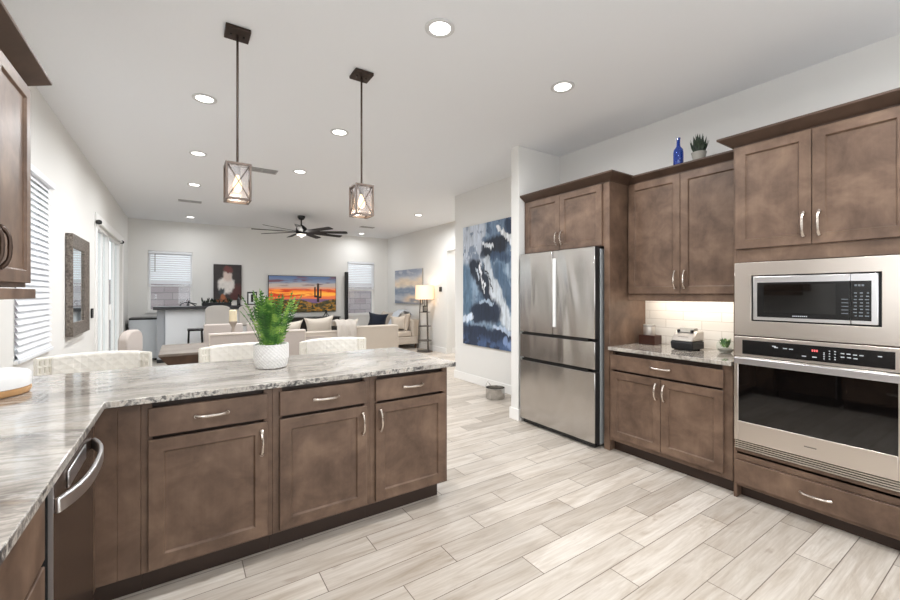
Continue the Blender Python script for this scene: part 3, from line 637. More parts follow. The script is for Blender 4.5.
# drawer unit left of dishwasher
t = thing('drawer_cabinet', 'brown drawer cabinet at the lower left corner beside the dishwasher', 'cabinet', (-.5, 1.1, 0))
MB().box(-.93,XFL,.55,1.418,.115,.883).build('carcass', M['cab'], t, bev=.0015, seg=1)
MB().box(-.93,XFL-.075,.55,1.418,0,.115).build('toe_kick', M['kick'], t)
for z0, z1 in ((.705,.862),(.42,.69),(.13,.405)):
    d = slab(fm, .575, 1.414, z0, z1, 'drawer', t); pull(fm, .97, (z0+z1)/2, False, d)
t = thing('sink_cabinet', 'brown base cabinet further along the left run', 'cabinet', (-.5, -.2, 0))
MB().box(-.93,XFL,-1.19,.548,.115,.883).build('carcass', M['cab'], t); MB().box(-.93,XFL-.075,-1.19,.548,0,.115).build('toe_kick', M['kick'], t)
for a in (-1.17,-.60,-.03): shaker(fm, a, a+.55, .13, .86, 'door', t)
# left wall cabinet
XLU = -.60; fm = fmap('E', XLU-.02)
t = thing('upper_cabinet', 'brown wall cabinet at the upper left edge with dark arched pulls', 'cabinet', (-.77, 2.3, 1.37))
MB().box(XL+.003,XLU-.02,1.86,2.74,1.405,2.36).box(XLU-.03,XLU+.012,1.86,2.752,1.352,1.398).box(XL+.003,XLU-.03,2.732,2.752,1.352,1.398).build('carcass', M['cab'], t, bev=.002, seg=1)
for a, b_, s in ((1.87,2.286,1),(2.290,2.730,-1)):
    d = shaker(fm, a, b_, 1.425, 2.352, 'door', t); pull(fm, (b_-.065) if s == 1 else (a+.018), 1.56, True, d, .16, M['ironbow'])
PL = .085
crown('crown_molding', t, [([(XLU-.02,1.86),(XLU-.02,2.74),(XL+.003,2.74)], [(XLU-.02+PL,1.86),(XLU-.02+PL,2.74+PL*.5),(XL+.003,2.74+PL*.5)], [(XL+.003,1.86),(XL+.03,2.70),(XL+.003,2.70)])], 2.358, 2.428, PL, M['cabdark'])

# ------------------------------------------------------------------ small kitchen things
def tri_box(): pass
# blue bottle and succulent on top of wall cabinet
t = thing('bottle', 'cobalt blue glass bottle standing on top of the wall cabinet', 'bottle', (3.385, 1.72, 2.424))
MB().lathe([(.034,0),(.038,.006),(.038,.10),(.034,.125),(.016,.150),(.0135,.165),(.0135,.21),(.016,.212),(.016,.222),(.012,.222)], (3.385,1.72,2.424), 24).build('glass', M['blueglass'], t, smooth=True)
t = thing('potted_succulent', 'small dark green spiky plant in a grey pot above the wall cabinet', 'plant', (3.39, 1.565, 2.424))
c0 = (3.39,1.565,2.424)
MB().lathe([(.040,0),(.052,.052),(.054,.060),(.046,.060),(.044,.05),(.0,.05)], c0, 24).build('pot', M['grey'], t, smooth=True)
lf = MB()
for k in range(26):
    a = k*2.4; r = .006+.030*math.sqrt(k/26); tilt = .06+.36*k/26; hh = .165-.075*k/26; w = .016
    o = Vector(c0)+Vector((math.cos(a)*r, math.sin(a)*r, .05)); dr_ = Vector((math.cos(a)*math.sin(tilt), math.sin(a)*math.sin(tilt), math.cos(tilt))); sd = Vector((-math.sin(a), math.cos(a), 0)); nn = dr_.cross(sd)
    P0 = [o-sd*w*.6, o+sd*w*.6, o+dr_*hh*.5+sd*w+nn*.0, o+dr_*hh, o+dr_*hh*.5-sd*w, o+dr_*hh*.45+nn*.006]
    lf.add(P0, [(0,1,5),(1,2,5),(2,3,5),(3,4,5),(4,0,5)])
lf.build('leaves', M['darkleaf'], t)
# wooden box + canister, blender base, terrarium
Z = .914
t = thing('wooden_box', 'dark red-brown wooden box in the left corner of the worktop', 'box', (3.56, 2.06, Z))
MB().box(3.50,3.62,1.985,2.135,Z,Z+.085).build('box_body', M['redwood'], t, bev=.004)
MB().box(3.53,3.60,2.138,2.150,Z,Z+.08).build('end_plate', M['black'], t, bev=.003)
t = thing('canister', 'grey metal canister standing on the wooden box', 'canister', (3.56, 2.07, Z+.085))
MB().lathe([(.046,0),(.048,.004),(.048,.078),(.046,.082)], (3.56,2.07,Z+.085), 28).build('body', M['silver'], t, smooth=True)
MB().lathe([(.049,.076),(.049,.092),(.046,.096),(.0,.096)], (3.56,2.07,Z+.085), 28).build('lid', M['grey'], t, smooth=True)
t = thing('blender_base', 'silver and black motor base of a kitchen blender before the tiles', 'appliance', (3.46, 1.69, Z))
def wedge(mb, x0, x1, y0, y1, prof, mi=0):   # profile in (x,z) swept along y
    n = len(prof); mb.add([(x,y0,z) for x,z in prof]+[(x,y1,z) for x,z in prof], [tuple(range(n)), tuple(range(n,2*n))[::-1]]+[(i,(i+1)%n,n+(i+1)%n,n+i) for i in range(n)], mi); return mb
bx = 3.37; yb0, yb1 = 1.605, 1.780
wedge(MB(), 0,0, yb0, yb1, [(bx+.012,Z+.006),(bx+.20,Z+.006),(bx+.20,Z+.075),(bx,Z+.075),(bx,Z+.05)]).build('dark_base', M['blackmatte'], t, bev=.012, seg=3)
wedge(MB(), 0,0, yb0, yb1, [(bx,Z+.0755),(bx+.20,Z+.0755),(bx+.20,Z+.155),(bx+.085,Z+.155),(bx+.02,Z+.10)]).build('housing', M['silver'], t, bev=.014, seg=3)
wedge(MB(), 0,0, yb0+.03, yb1-.03, [(bx+.060,Z+.142),(bx+.16,Z+.156),(bx+.16,Z+.180),(bx+.09,Z+.180)]).build('coupling', M['grey'], t, bev=.008, seg=3)
for dy in (-.052, .052): MB().lathe([(.012,0),(.012,.022),(.009,.026)], (bx+.07,(yb0+yb1)/2+dy,Z+.140), 14).build('knob', M['black'], t, smooth=True)
MB().box(bx+.03,bx+.045,yb0+.045,yb1-.045,Z+.102,Z+.112).build('button_strip', M['greymark'], t, bev=.003)
for sx in (bx+.03,bx+.17):
    for sy in (yb0+.03,yb1-.03): MB().lathe([(.010,0),(.010,.008)], (sx,sy,Z), 10).build('foot', M['black'], t)
t = thing('glass_terrarium', 'round glass terrarium with greenery tucked against the oven cabinet', 'terrarium', (3.52, 1.43, Z))
pr = [(.035,0),(.052,.014),(.062,.035),(.064,.055),(.056,.08),(.042,.098),(.038,.105)]
MB().lathe(pr, (3.52,1.43,Z), 26, close=False).build('bowl', M['clear'], t, smooth=True)
MB().lathe([(.0,.004),(.034,.005),(.052,.022),(.054,.034),(.0,.036)], (3.52,1.43,Z), 20, close=False).build('pebbles', M['grey'], t, smooth=True)
lf = MB()
for k in range(22):
    a = k*2.4; rr_ = .012+.03*((k*7)%11)/11; o = Vector((3.52+rr_*math.cos(a)*.6, 1.43+rr_*math.sin(a)*.6, Z+.04)); e = o+Vector((math.cos(a)*.022, math.sin(a)*.022, .055+.03*((k*5)%7)/7)); s = Vector((-math.sin(a), math.cos(a), 0))*.013
    mid = (o+e)/2; lf.add([o, mid+s, e, mid-s], [(0,1,2),(0,2,3)])
lf.build('greenery', M['leaf'], t)
# white round speaker on left counter
t = thing('aroma_diffuser', 'round white diffuser with a pale wooden base at the left edge', 'diffuser', (-.755, 2.68, Z))
MB().lathe([(.150,0),(.160,.004),(.166,.016),(.166,.030),(.162,.032)], (-.755,2.68,Z), 48).build('wooden_base', M['pale_wood'], t, smooth=True)
MB().lathe([(.160,.0325),(.166,.036),(.166,.082),(.163,.094),(.154,.102),(.14,.106),(.0,.108)], (-.755,2.68,Z), 48).build('dome', M['white'], t, smooth=True)
# fern
FX, FY = .473, 2.739
t = thing('potted_fern', 'bright green fern in a white textured pot on the peninsula', 'plant', (FX, FY, Z))
pb = MB(); n = 112; rows = 26; V = []; F = []
for i in range(rows+1):
    z = .004+.141*i/rows; r = .087+.013*min(1, i/(rows*.4))
    for k in range(n): th = 2*math.pi*k/n; q = r+(.0028 if ((i//2) % 2 == 0) == ((k//2) % 2 == 0) else 0); V.append((FX+q*math.cos(th), FY+q*math.sin(th), Z+z))
for i in range(rows):
    for k in range(n): F.append((i*n+k, i*n+(k+1)%n, (i+1)*n+(k+1)%n, (i+1)*n+k))
F.append(tuple(range(n))[::-1]); pb.add(V, F); pb.lathe([(.100,.144),(.100,.148),(.094,.148),(.090,.12),(.0,.12)], (FX,FY,Z), n, close=False); pb.build('pot', M['pot'], t)
fr = MB(); rf = random.Random(5)
def frond(base, az, lean, length, droop):
    pts = []; p = Vector(base); d0 = Vector((math.cos(az)*math.sin(lean), math.sin(az)*math.sin(lean), math.cos(lean))); N = 18
    for k in range(N+1):
        pts.append(p.copy()); d = (d0+Vector((math.cos(az)*droop*(k/N)**2, math.sin(az)*droop*(k/N)**2, -.55*droop*(k/N)**2))).normalized(); p = p+d*length/N
    fr.tube(pts[::2], .0016, 4)
    side = Vector((-math.sin(az), math.cos(az), 0))
    for k in range(2, N):
        d = (pts[k+1]-pts[k-1]).normalized(); f = k/N; w = .034*(math.sin(math.pi*min(1,(f*.85+.12)))**.8)*(length/.36); nn = d.cross(side)
        for s in (-1, 1):
            tip = pts[k]+side*s*w+d*w*.45+nn*rf.uniform(-.004,.004); a = pts[k]-d*.0048; b = pts[k]+d*.0048; mid = (pts[k]+tip)/2
            fr.add([a, mid-d*.0058, tip, mid+d*.0058, b], [(0,1,2,3,4)])
for k in range(44):
    az = rf.uniform(0, 2*math.pi); r = .055*math.sqrt(rf.random()); lean = rf.uniform(.02,.42); frond((FX+r*math.cos(az), FY+r*math.sin(az), Z+.118), az+rf.uniform(-.5,.5), lean, rf.uniform(.27,.40), rf.uniform(.05,.40))
fr.build('foliage', M['leaf'], t)
# pet bowl
t = thing('metal_bowl', 'silver metal pet bowl on the floor beside the stub wall', 'bowl', (3.44, 4.1, 0))
MB().lathe([(.10,0),(.122,.004),(.125,.02),(.125,.130),(.130,.136),(.130,.142),(.121,.142),(.119,.13),(.115,.05),(.0,.045)], (3.44,4.1,0), 36).build('bowl_body', M['chrome'], t, smooth=True)
MB().tube([(3.44+.04,4.1+.124,.12),(3.44+.04,4.1+.15,.14),(3.44,4.1+.155,.19),(3.44-.04,4.1+.15,.14),(3.44-.04,4.1+.124,.12)], .005, 6).build('handle', M['chrome'], t, smooth=True)

# ------------------------------------------------------------------ counter stools with woven backs
def make_stool():
    t = thing('counter_stool', 'x', 'stool', (0,0,0), 'counter stools behind the peninsula')
    # facing -Y (towards the counter), back at +Y
    MB().box(-.25,.25,-.23,.20,.60,.655).build('seat', M['stool'], t, bev=.02, seg=3)
    MB().box(-.255,.255,-.235,.205,.575,.600).build('seat_frame', M['rope'], t, bev=.005)
    for sx in (-1,1):
        for sy in (-1,1):
            MB().tube([(sx*.23,sy*.20-.015,.59),(sx*.25,sy*.225-.015,0)], [.019,.013], 10).build('leg', M['lantern'], t, smooth=True)
    MB().tube([(-.243,-.225,.20),(.243,-.225,.20)], .010, 8).tube([(-.243,.195,.20),(.243,.195,.20)], .010, 8).build('footrest', M['lantern'], t, smooth=True)
    # curved backrest: quilted centre with open woven ends
    def arc(s): return (s*.295, .235-.16*abs(s)**2.2*1.0)
    def shell(s0, s1, zl, zh, th, n):
        b = MB(); N = n; M_ = 8; V = []
        for off in (0, th):
            for j in range(M_+1):
                for i in range(N+1):
                    s = s0+(s1-s0)*i/N; x, y = arc(s); V.append((x*(1-.0*off), y-off-.02*(1-j/M_), zl+(zh-zl)*j/M_))
        q = (N+1)*(M_+1); F = []
        for j in range(M_):
            for i in range(N):
                a = j*(N+1)+i; F += [(a,a+1,a+N+2,a+N+1),(q+a,q+a+N+1,q+a+N+2,q+a+1)]
        for i in range(N): F += [(i,q+i,q+i+1,i+1),(M_*(N+1)+i,M_*(N+1)+i+1,q+M_*(N+1)+i+1,q+M_*(N+1)+i)]
        for j in range(M_): a = j*(N+1); F += [(a,a+N+1,q+a+N+1,q+a),(a+N,q+a+N,q+a+2*N+1,a+2*N+1)]
        b.add(V, F); return b
    c = shell(-.80,.80,.70,.965,.055,20).build('backrest_cushion', M['quilt'], t, bev=.022, seg=4)
    for s_ in (-1,1):
        w = MB()
        for j in range(6):
            z = .70+.05*j; p = []
            for i in range(7): s = s_*(.79+.21*i/6); x, y = arc(s); p.append((x, y-.028, z))
            w.tube(p, .0125, 8)
        for i in range(4):
            s = s_*(.81+.185*i/3); x, y = arc(s); w.tube([(x,y-.028,.69),(x,y-.028,.955)], .0125, 8)
        w.build('woven_end', M['rope'], t, smooth=True)
    for s_ in (-1,1): x, y = arc(s_*.9); MB().tube([(x,y-.03,.70),(s_*.235,.18,.58)], .012, 8).build('back_post', M['rope'], t, smooth=True)
    return t
M['quilt'] = mat('quilted_ivory', srgb(236,232,224), .85, sheen=.1); t = NT(M['quilt']); ob = t.obj(); sx = t.n('ShaderNodeSeparateXYZ'); t.l(ob, sx.inputs[0])
def tri(v): return t.math('ABSOLUTE', t.math('SUBTRACT', t.math('FRACT', v), .5))
q1 = tri(t.math('MULTIPLY', t.math('ADD', sx.outputs[0], sx.outputs[2]), 15)); q2 = tri(t.math('MULTIPLY', t.math('SUBTRACT', sx.outputs[0], sx.outputs[2]), 15)); t.bump(t.math('MAXIMUM', q1, q2), .35, .02)
s0 = make_stool(); s0['label'] = 'ivory woven stool nearest the left wall, behind the peninsula corner'; s0.location = (-.48, 3.55, 0); s0.rotation_euler = (0,0,R(-3))
dup(s0, 'ivory woven stool directly behind the potted fern', (.416, 3.55, 0), R(0)); dup(s0, 'ivory woven stool nearest the open end of the peninsula', (1.148, 3.55, 0), R(2))

# ------------------------------------------------------------------ ceiling fixtures
def pendant(label, x, y):
    t = thing('pendant_light', label, 'pendant lamp', (x, y, ZC), 'lantern pendants over the peninsula'); zt, zb, w = 2.162, 1.938, .064
    MB().box(x-.068,x+.068,y-.068,y+.068,ZC-.022,ZC-.001).build('canopy', M['bronze'], t, bev=.003)
    s = MB()
    for q in (-.035,.035): s.lathe([(.006,-.028),(.006,-.022)], (x+q,y,ZC), 8)
    s.build('canopy_screw', M['black'], t)
    MB().tube([(x,y,ZC-.022),(x,y,zt-.004)], .0068, 10).build('rod', M['bronze'], t, smooth=True)
    f = MB(); p = .012
    for sx in (-1,1):
        for sy in (-1,1): f.box(x+sx*w-p/2,x+sx*w+p/2,y+sy*w-p/2,y+sy*w+p/2,zb,zt)
    for z0, z1 in ((zb,zb+.014),(zt-.014,zt)):
        for s_ in (-1,1): f.box(x-w+p/2,x+w-p/2,y+s_*w-p/2,y+s_*w+p/2,z0,z1).box(x+s_*w-p/2,x+s_*w+p/2,y-w+p/2,y+w-p/2,z0,z1)
    f.box(x-w+p/2,x+w-p/2,y-.010,y+.010,zt-.012,zt-.003)
    f.build('lantern_frame', M['lantern'], t, bev=.0015, seg=1)
    c = MB(); a, b = zb+.014, zt-.014; e = w-.006
    for s_ in (-1,1):
        c.tube([(x-e,y+s_*w,a),(x+e,y+s_*w,b)], .0022, 5).tube([(x-e,y+s_*w,b),(x+e,y+s_*w,a)], .0022, 5).tube([(x+s_*w,y-e,a),(x+s_*w,y+e,b)], .0022, 5).tube([(x+s_*w,y-e,b),(x+s_*w,y+e,a)], .0022, 5)
    c.build('cross_wires', M['bronze'], t, smooth=True)
    g = MB(); i = w-.009
    for s_ in (-1,1): g.box(x-i,x+i,y+s_*i-.001,y+s_*i+.001,a,b).box(x+s_*i-.001,x+s_*i+.001,y-i,y+i,a,b)
    g.build('glass_panes', M['seeded'], t)
    MB().lathe([(.012,-.004),(.017,-.008),(.017,-.05),(.013,-.055)], (x,y,zt-.008), 14).build('socket', M['bronze'], t, smooth=True)
    MB().lathe([(.010,-.055),(.012,-.07),(.024,-.105),(.026,-.125),(.018,-.148),(.004,-.155)], (x,y,zt-.008), 18).build('bulb', M['bulb'], t, smooth=True)
    l = bpy.data.lights.new('pendant_glow', 'POINT'); l.energy = .9; l.color = (1,.84,.66); l.shadow_soft_size = .03; o = bpy.data.objects.new('pendant_glow', l); COL.objects.link(o); o.parent = t; o.location = (0,0,zt-.175-ZC)
pendant('wood and glass lantern pendant over the left half of the peninsula', .288, 2.784)
pendant('wood and glass lantern pendant over the open end of the peninsula', 1.0985, 2.82)
DL = [(1.301,2.066,'largest recessed ceiling light, in front of the refrigerator and nearest the camera'),(2.46,2.125,'recessed ceiling light nearest the brown wall cabinets on the right'),(.161,3.884,'recessed ceiling light just left of the first pendant canopy'),(1.309,3.95,'recessed ceiling light just left of the second pendant rod'),
      (.164,5.448,'recessed ceiling light left of the first lantern, second of the left row'),(1.301,5.514,'recessed ceiling light between the two hanging lanterns'),(.162,7.034,'recessed ceiling light of the left row below and left of the first lantern'),(.165,10.064,'recessed ceiling light nearest the half lowered far window blind'),
      (4.013,10.303,'recessed ceiling light in the far right corner near the slim speaker'),(4.036,7.231,'recessed ceiling light above the floor lamp and seascape painting'),
      (.161,2.1,'recessed ceiling light above the corner of the L-shaped worktop'),(.161,.35,'recessed ceiling light over the left run of drawers'),(1.301,.35,'recessed ceiling light over the open kitchen floor behind the camera'),(2.46,.35,'recessed ceiling light in front of the oven cabinet')]
for x, y, lb in DL:
    t = thing('recessed_downlight', lb, 'ceiling light', (x, y, ZC), 'recessed ceiling lights')
    MB().lathe([(.090,-.001),(.090,-.006),(.084,-.010),(.064,-.006),(.064,-.001)], (x,y,ZC), 32).build('trim_ring', M['ring'], t, smooth=True)
    MB().lathe([(.063,-.004),(.052,-.0062),(.0,-.0065)], (x,y,ZC), 28, close=False).build('lens', M['lens'], t, smooth=True)
    area('downlight_beam', (0,0,-.014), (0,0,-1), .115, .115, LAMP_W*(.62 if y > 9.5 else ((1.4 if x < 1 else 2.9) if y > 5 else (.8 if y < 1 else 1))), (.965,.978,.99), 'DISK', t, 170)
for x, y, lx, ly, lb in ((.875,5.72,.36,.17,'ceiling air vent beside the first hanging lantern'),(.13,8.33,.34,.15,'ceiling air vent over the bar end of the left light row'),(3.73,9.22,.34,.15,'ceiling air vent right of the ceiling fan near the far corner')):
    t = thing('air_vent', lb, 'vent', (x, y, ZC)); f = MB(); f.box(x-lx/2,x+lx/2,y-ly/2,y-ly/2+.02,ZC-.012,ZC-.001).box(x-lx/2,x+lx/2,y+ly/2-.02,y+ly/2,ZC-.012,ZC-.001).box(x-lx/2,x-lx/2+.02,y-ly/2+.02,y+ly/2-.02,ZC-.012,ZC-.001).box(x+lx/2-.02,x+lx/2,y-ly/2+.02,y+ly/2-.02,ZC-.012,ZC-.001).box(x-.01,x+.01,y-ly/2+.02,y+ly/2-.02,ZC-.012,ZC-.001)
    f.build('frame', M['vent'], t); MB().box(x-lx/2+.02,x+lx/2-.02,y-ly/2+.02,y+ly/2-.02,ZC-.003,ZC-.001).build('duct', M['ventdark'], t)
    s = MB(); q = y-ly/2+.03
    while q < y+ly/2-.025: s.box(x-lx/2+.02,x-.01,q,q+.007,ZC-.011,ZC-.003).box(x+.01,x+lx/2-.02,q,q+.007,ZC-.011,ZC-.003); q += .021
    s.build('louvers', M['vent'], t)
# ceiling fan
fx, fy = 2.07, 8.66
t = thing('ceiling_fan', 'large black ceiling fan with many slim blades over the living area', 'fan', (fx, fy, ZC)); c = (fx,fy,ZC)
MB().lathe([(.075,-.001),(.075,-.03),(.05,-.075),(.02,-.085)], c, 24).build('canopy', M['black'], t, smooth=True)
MB().tube([(fx,fy,ZC-.08),(fx,fy,ZC-.2)], .014, 10).build('downrod', M['black'], t, smooth=True)
MB().lathe([(.03,-.19),(.06,-.21),(.105,-.25),(.11,-.34),(.10,-.375)], c, 28).build('motor_housing', M['blackmatte'], t, smooth=True)
MB().lathe([(.095,-.376),(.09,-.395),(.06,-.405),(.0,-.408)], c, 28).build('light_lens', M['fanlens'], t, smooth=True)
MB().lathe([(.012,-.408),(.022,-.42),(.022,-.44),(.01,-.446)], c, 14).build('sensor', M['grey'], t, smooth=True)
for k in range(9):
    a = 2*math.pi*k/9+.22; ca, sa = math.cos(a), math.sin(a); b = MB(); V = []
    for r, w in ((.09,.030),(.30,.055),(.90,.062),(.93,.045)):
        for sgn in (-1,1):
            for dz in (0,.008): V.append((fx+ca*r-sa*w*sgn, fy+sa*r+ca*w*sgn, ZC-.335-sgn*w*.22+dz))
    F = []
    for i in range(3):
        o = i*4; F += [(o,o+4,o+6,o+2),(o+1,o+3,o+7,o+5),(o,o+1,o+5,o+4),(o+2,o+6,o+7,o+3)]
    F += [(0,2,3,1),(12,13,15,14)]; b.add(V, F); b.build('blade', M['blackmatte'], t)
l = bpy.data.lights.new('fan_glow', 'POINT'); l.energy = 7; l.color = (1,.96,.9); l.shadow_soft_size = .09; o = bpy.data.objects.new('fan_glow', l); COL.objects.link(o); o.parent = t; o.location = (0,0,-.46)

# ------------------------------------------------------------------ wall things
t = thing('framed_mirror', 'tall mirror in a thick pewter frame on the left wall', 'mirror', (XL+.03, 5.65, 1.46)); y0, y1, z0, z1, w = 5.32, 6.18, .955, 1.965, .125
f = MB()
def frame_ring(mb, y0, y1, z0, z1, w, x0, x1, x2):   # bevelled frame on +X facing wall
    o = [(y0,z0),(y1,z0),(y1,z1),(y0,z1)]; i = [(y0+w,z0+w),(y1-w,z0+w),(y1-w,z1-w),(y0+w,z1-w)]
    V = [(x0,)+p for p in o]+[(x1,)+p for p in o]+[(x2,)+p for p in i]+[(x0,)+p for p in i]
    F = [(a*4+k, a*4+(k+1)%4, ((a+1)%4)*4+(k+1)%4, ((a+1)%4)*4+k) for a in range(4) for k in range(4)]; mb.add(V, F)
frame_ring(f, y0, y1, z0, z1, w, XL+.002, XL+.06, XL+.034); f.build('frame', M['pewter'], t, bev=.004)
MB().box(XL+.004,XL+.022,y0+w-.01,y1-w+.01,z0+w-.01,z1-w+.01).build('mirror_glass', M['mirror'], t)
t = thing('light_switch', 'small black switch plate between the mirror and patio door', 'switch', (XL, 6.68, 1.13)); MB().box(XL+.001,XL+.02,6.64,6.72,1.07,1.19).build('plate', M['black'], t, bev=.004)
t = thing('curtain_rod', 'thin white curtain rod with black ends over the patio door', 'rod', (XL+.05, 8.5, 2.31))
MB().tube([(XL+.04,6.97,2.31),(XL+.04,9.40,2.31)], .013, 10).build('rod', M['trim'], t, smooth=True)
for y in (6.95, 9.43): MB().lathe([(.012,-.03),(.03,-.02),(.034,0),(.03,.02),(.012,.03)], (XL+.04,y,2.31), 14).build('finial', M['black'], t, smooth=True)
for y in (7.05, 9.3): MB().box(XL+.019,XL+.045,y-.012,y+.012,2.285,2.298).build('bracket', M['trim'], t)
def canvas(name, label, face, plane, u0, u1, z0, z1, fn, nu, nv, depth=.035, edge=None, flip=False):
    fm = fmap(face, plane); t = thing(name, label, 'painting', fm((u0+u1)/2, 0, (z0+z1)/2)); MB().fbox(fm,u0,u1,.002,depth,z0,z1).build('stretcher', edge or M['blackmatte'], t)
    a, b = (u1, u0) if flip else (u0, u1); p0 = np.array(fm(a, depth+.001, z0)); picture('canvas', p0, np.array(fm(b, depth+.001, z0))-p0, np.array(fm(a, depth+.001, z1))-p0, nu, nv, fn, M['paint'], t); return t
canvas('abstract_painting', 'large abstract blue and white painting on the wall beside the refrigerator', 'W', 3.743, 4.04, 5.21, .590, 2.412, art_blue, 150, 240, .03, flip=True)
canvas('seascape_painting', 'pale blue and peach cloudscape painting behind the floor lamp', 'W', XR, 8.80, 10.34, 1.105, 2.012, art_sky, 90, 60, .035, M['grey'], flip=True)
canvas('portrait_canvas', 'dark canvas with a pale cloudy shape above the bar', 'S', YF, .63, 1.212, 1.22, 2.06, art_portrait, 60, 84, .035)
t = thing('thermostat', 'small dark thermostat on the wall right of the floor lamp', 'thermostat', (XR, 7.98, 1.47)); MB().box(XR-.022,XR-.001,7.93,8.03,1.42,1.53).build('housing', M['blackmatte'], t, bev=.006)
t = thing('outlet_plate', 'small white outlet plate below the thermostat', 'outlet', (XR, 8.1, 1.2)); MB().box(XR-.010,XR-.001,8.06,8.14,1.14,1.26).build('plate', M['trim'], t, bev=.003)

# television, console
t = thing('television', 'wide television showing a cactus at sunset on the far wall', 'television', (2.65, YF-.05, .9))
MB().box(1.80,3.50,YF-.06,YF-.02,.895,1.832).build('bezel', M['black'], t, bev=.004); MB().box(2.3,3.0,YF-.021,YF-.001,1.1,1.6).build('mount_bracket', M['black'], t)
picture('screen', (1.812,YF-.0612,.908), (1.676,0,0), (0,0,.912), 170, 90, tv_image, M['screen'], t)
t = thing('media_console', 'low dark console standing under the television', 'console', (2.65, 10.62, 0))
MB().box(1.72,3.46,10.42,10.86,.10,.745).build('cabinet_body', M['blackmatte'], t, bev=.006); MB().box(1.70,3.48,10.40,10.87,.745,.775).build('top', M['navytop'] if 'navytop' in M else M['black'], t, bev=.004)
for x in (1.80,3.38):
    for y in (10.48,10.80): MB().box(x-.03,x+.03,y-.03,y+.03,0,.10).build('leg', M['black'], t)
for k in range(3): MB().box(1.74+.575*k,2.30+.575*k,10.404,10.419,.12,.735).build('door', M['black'], t, bev=.003)
t = thing('tripod_ornament', 'small black tripod ornament on the media console', 'ornament', (3.16, 10.6, .775)); o = MB()
for a in (.3,2.4,4.5): o.tube([(3.16+.08*math.cos(a),10.6+.06*math.sin(a),.776),(3.16,10.6,.90)], .009, 6)
o.build('legs', M['black'], t, smooth=True); MB().lathe([(.0,0),(.025,.01),(.03,.03),(.02,.05),(0,.055)], (3.16,10.6,.90), 14).build('head', M['black'], t, smooth=True)
t = thing('tower_speaker', 'tall slim black tower speaker beside the far right window', 'speaker', (3.775, 10.8, 0)); MB().box(3.742,3.808,10.74,10.86,.02,1.965).build('column', M['blackmatte'], t, bev=.006); MB().box(3.70,3.85,10.70,10.88,0,.02).build('base', M['black'], t, bev=.004)

# ------------------------------------------------------------------ bar, mini fridge, bar chairs
t = thing('home_bar', 'white panelled bar with a black top along the far wall', 'bar', (.6, 9.95, 0))
MB().box(-.26,1.45,9.80,10.16,.06,1.055).build('body', M['panelwhite'], t, bev=.004)
for x in (-.25,.17,.6,1.03): MB().box(x+.015,x+.395,9.788,9.80,.10,1.03).build('panel', M['panelwhite'], t, bev=.004)
MB().box(-.40,-.262,9.90,10.16,.06,1.055).build('end_panel', M['panelgrey'], t); MB().box(-.40,1.45,9.84,10.14,0,.06).build('plinth', M['blackmatte'], t)
MB().box(-.45,1.56,9.62,10.22,1.056,1.115).build('bar_top', M['barblack'], t, bev=.006)
t = thing('mini_fridge', 'small pale steel fridge with a black top left of the bar', 'fridge', (-.635, 10.5, 0))
MB().box(-.865,-.40,10.30,10.84,.03,.845).build('body', M['blackmatte'], t, bev=.006); MB().box(-.868,-.398,10.262,10.298,.05,.842).build('door', M['fridgegrey'], t, bev=.006); MB().box(-.87,-.395,10.258,10.845,.846,.878).build('top', M['black'], t, bev=.005)
for x in (-.83,-.44):
    for y in (10.35,10.8): MB().lathe([(.02,0),(.02,.031)], (x,y,0), 10).build('foot', M['black'], t)
ZB = 1.115
t = thing('bottle', 'dark slender bottle on the bar beneath the dark canvas', 'bottle', (1.05, 9.9, ZB)); MB().lathe([(.034,0),(.036,.01),(.036,.13),(.014,.17),(.013,.235),(.015,.24)], (1.05,9.9,ZB), 18).build('glass', M['black'], t, smooth=True)
t = thing('branch_sculpture', 'small black dragonfly-like wire sculpture at the bar left end', 'ornament', (.12, 9.8, ZB)); o = MB()
for pts in ([(-.02,9.8,ZB+.008),(.0,9.8,ZB+.05),(.06,9.8,ZB+.075),(.13,9.8,ZB+.085),(.2,9.8,ZB+.06),(.27,9.8,ZB+.045)], [(.10,9.8,ZB+.01),(.12,9.8,ZB+.07),(.14,9.8,ZB+.12)], [(.12,9.74,ZB+.012),(.13,9.8,ZB+.08),(.22,9.86,ZB+.03),(.25,9.86,ZB+.008)]): o.tube(pts, .010, 6)
o.build('wire_body', M['black'], t, smooth=True)
t = thing('planter_tray', 'dark trough of mixed greenery on the bar', 'planter', (.62, 9.9, ZB)); MB().box(.36,.90,9.80,10.0,ZB,ZB+.07).build('trough', M['blackmatte'], t, bev=.006)
rp = random.Random(9)
for nm, mm, cnt in (('greenery', M['darkleaf'], 90), ('dried_flowers', mat('rust_petals', srgb(160,104,78), .7), 40)):
    lf = MB()
    for k in range(cnt):
        o = Vector((rp.uniform(.36,.90) if nm == 'greenery' else rp.uniform(.66,.86), rp.uniform(9.80,10.0), ZB+.065)); e = o+Vector((rp.uniform(-.06,.06), rp.uniform(-.05,.05), rp.uniform(.03,.12))); s = Vector((rp.uniform(-1,1), rp.uniform(-1,1), .3)).normalized()*.020; md = (o+e)/2
        lf.add([o, md+s, e, md-s], [(0,1,2),(0,2,3)])
    lf.build(nm, mm, t)
t = thing('photo_frame', 'small black standing photo frame at the right end of the bar', 'picture frame', (1.32, 10.0, ZB)); f = MB(); f.box(1.225,1.425,9.99,10.01,ZB,ZB+.30).build('frame', M['black'], t, bev=.003); MB().box(1.252,1.398,9.986,9.9895,ZB+.035,ZB+.265).build('mat_board', M['white'], t); MB().box(1.30,1.35,9.983,9.986,ZB+.07,ZB+.24).build('print', M['blackmatte'], t); MB().box(1.31,1.34,10.01,10.08,ZB,ZB+.18).build('easel', M['black'], t)
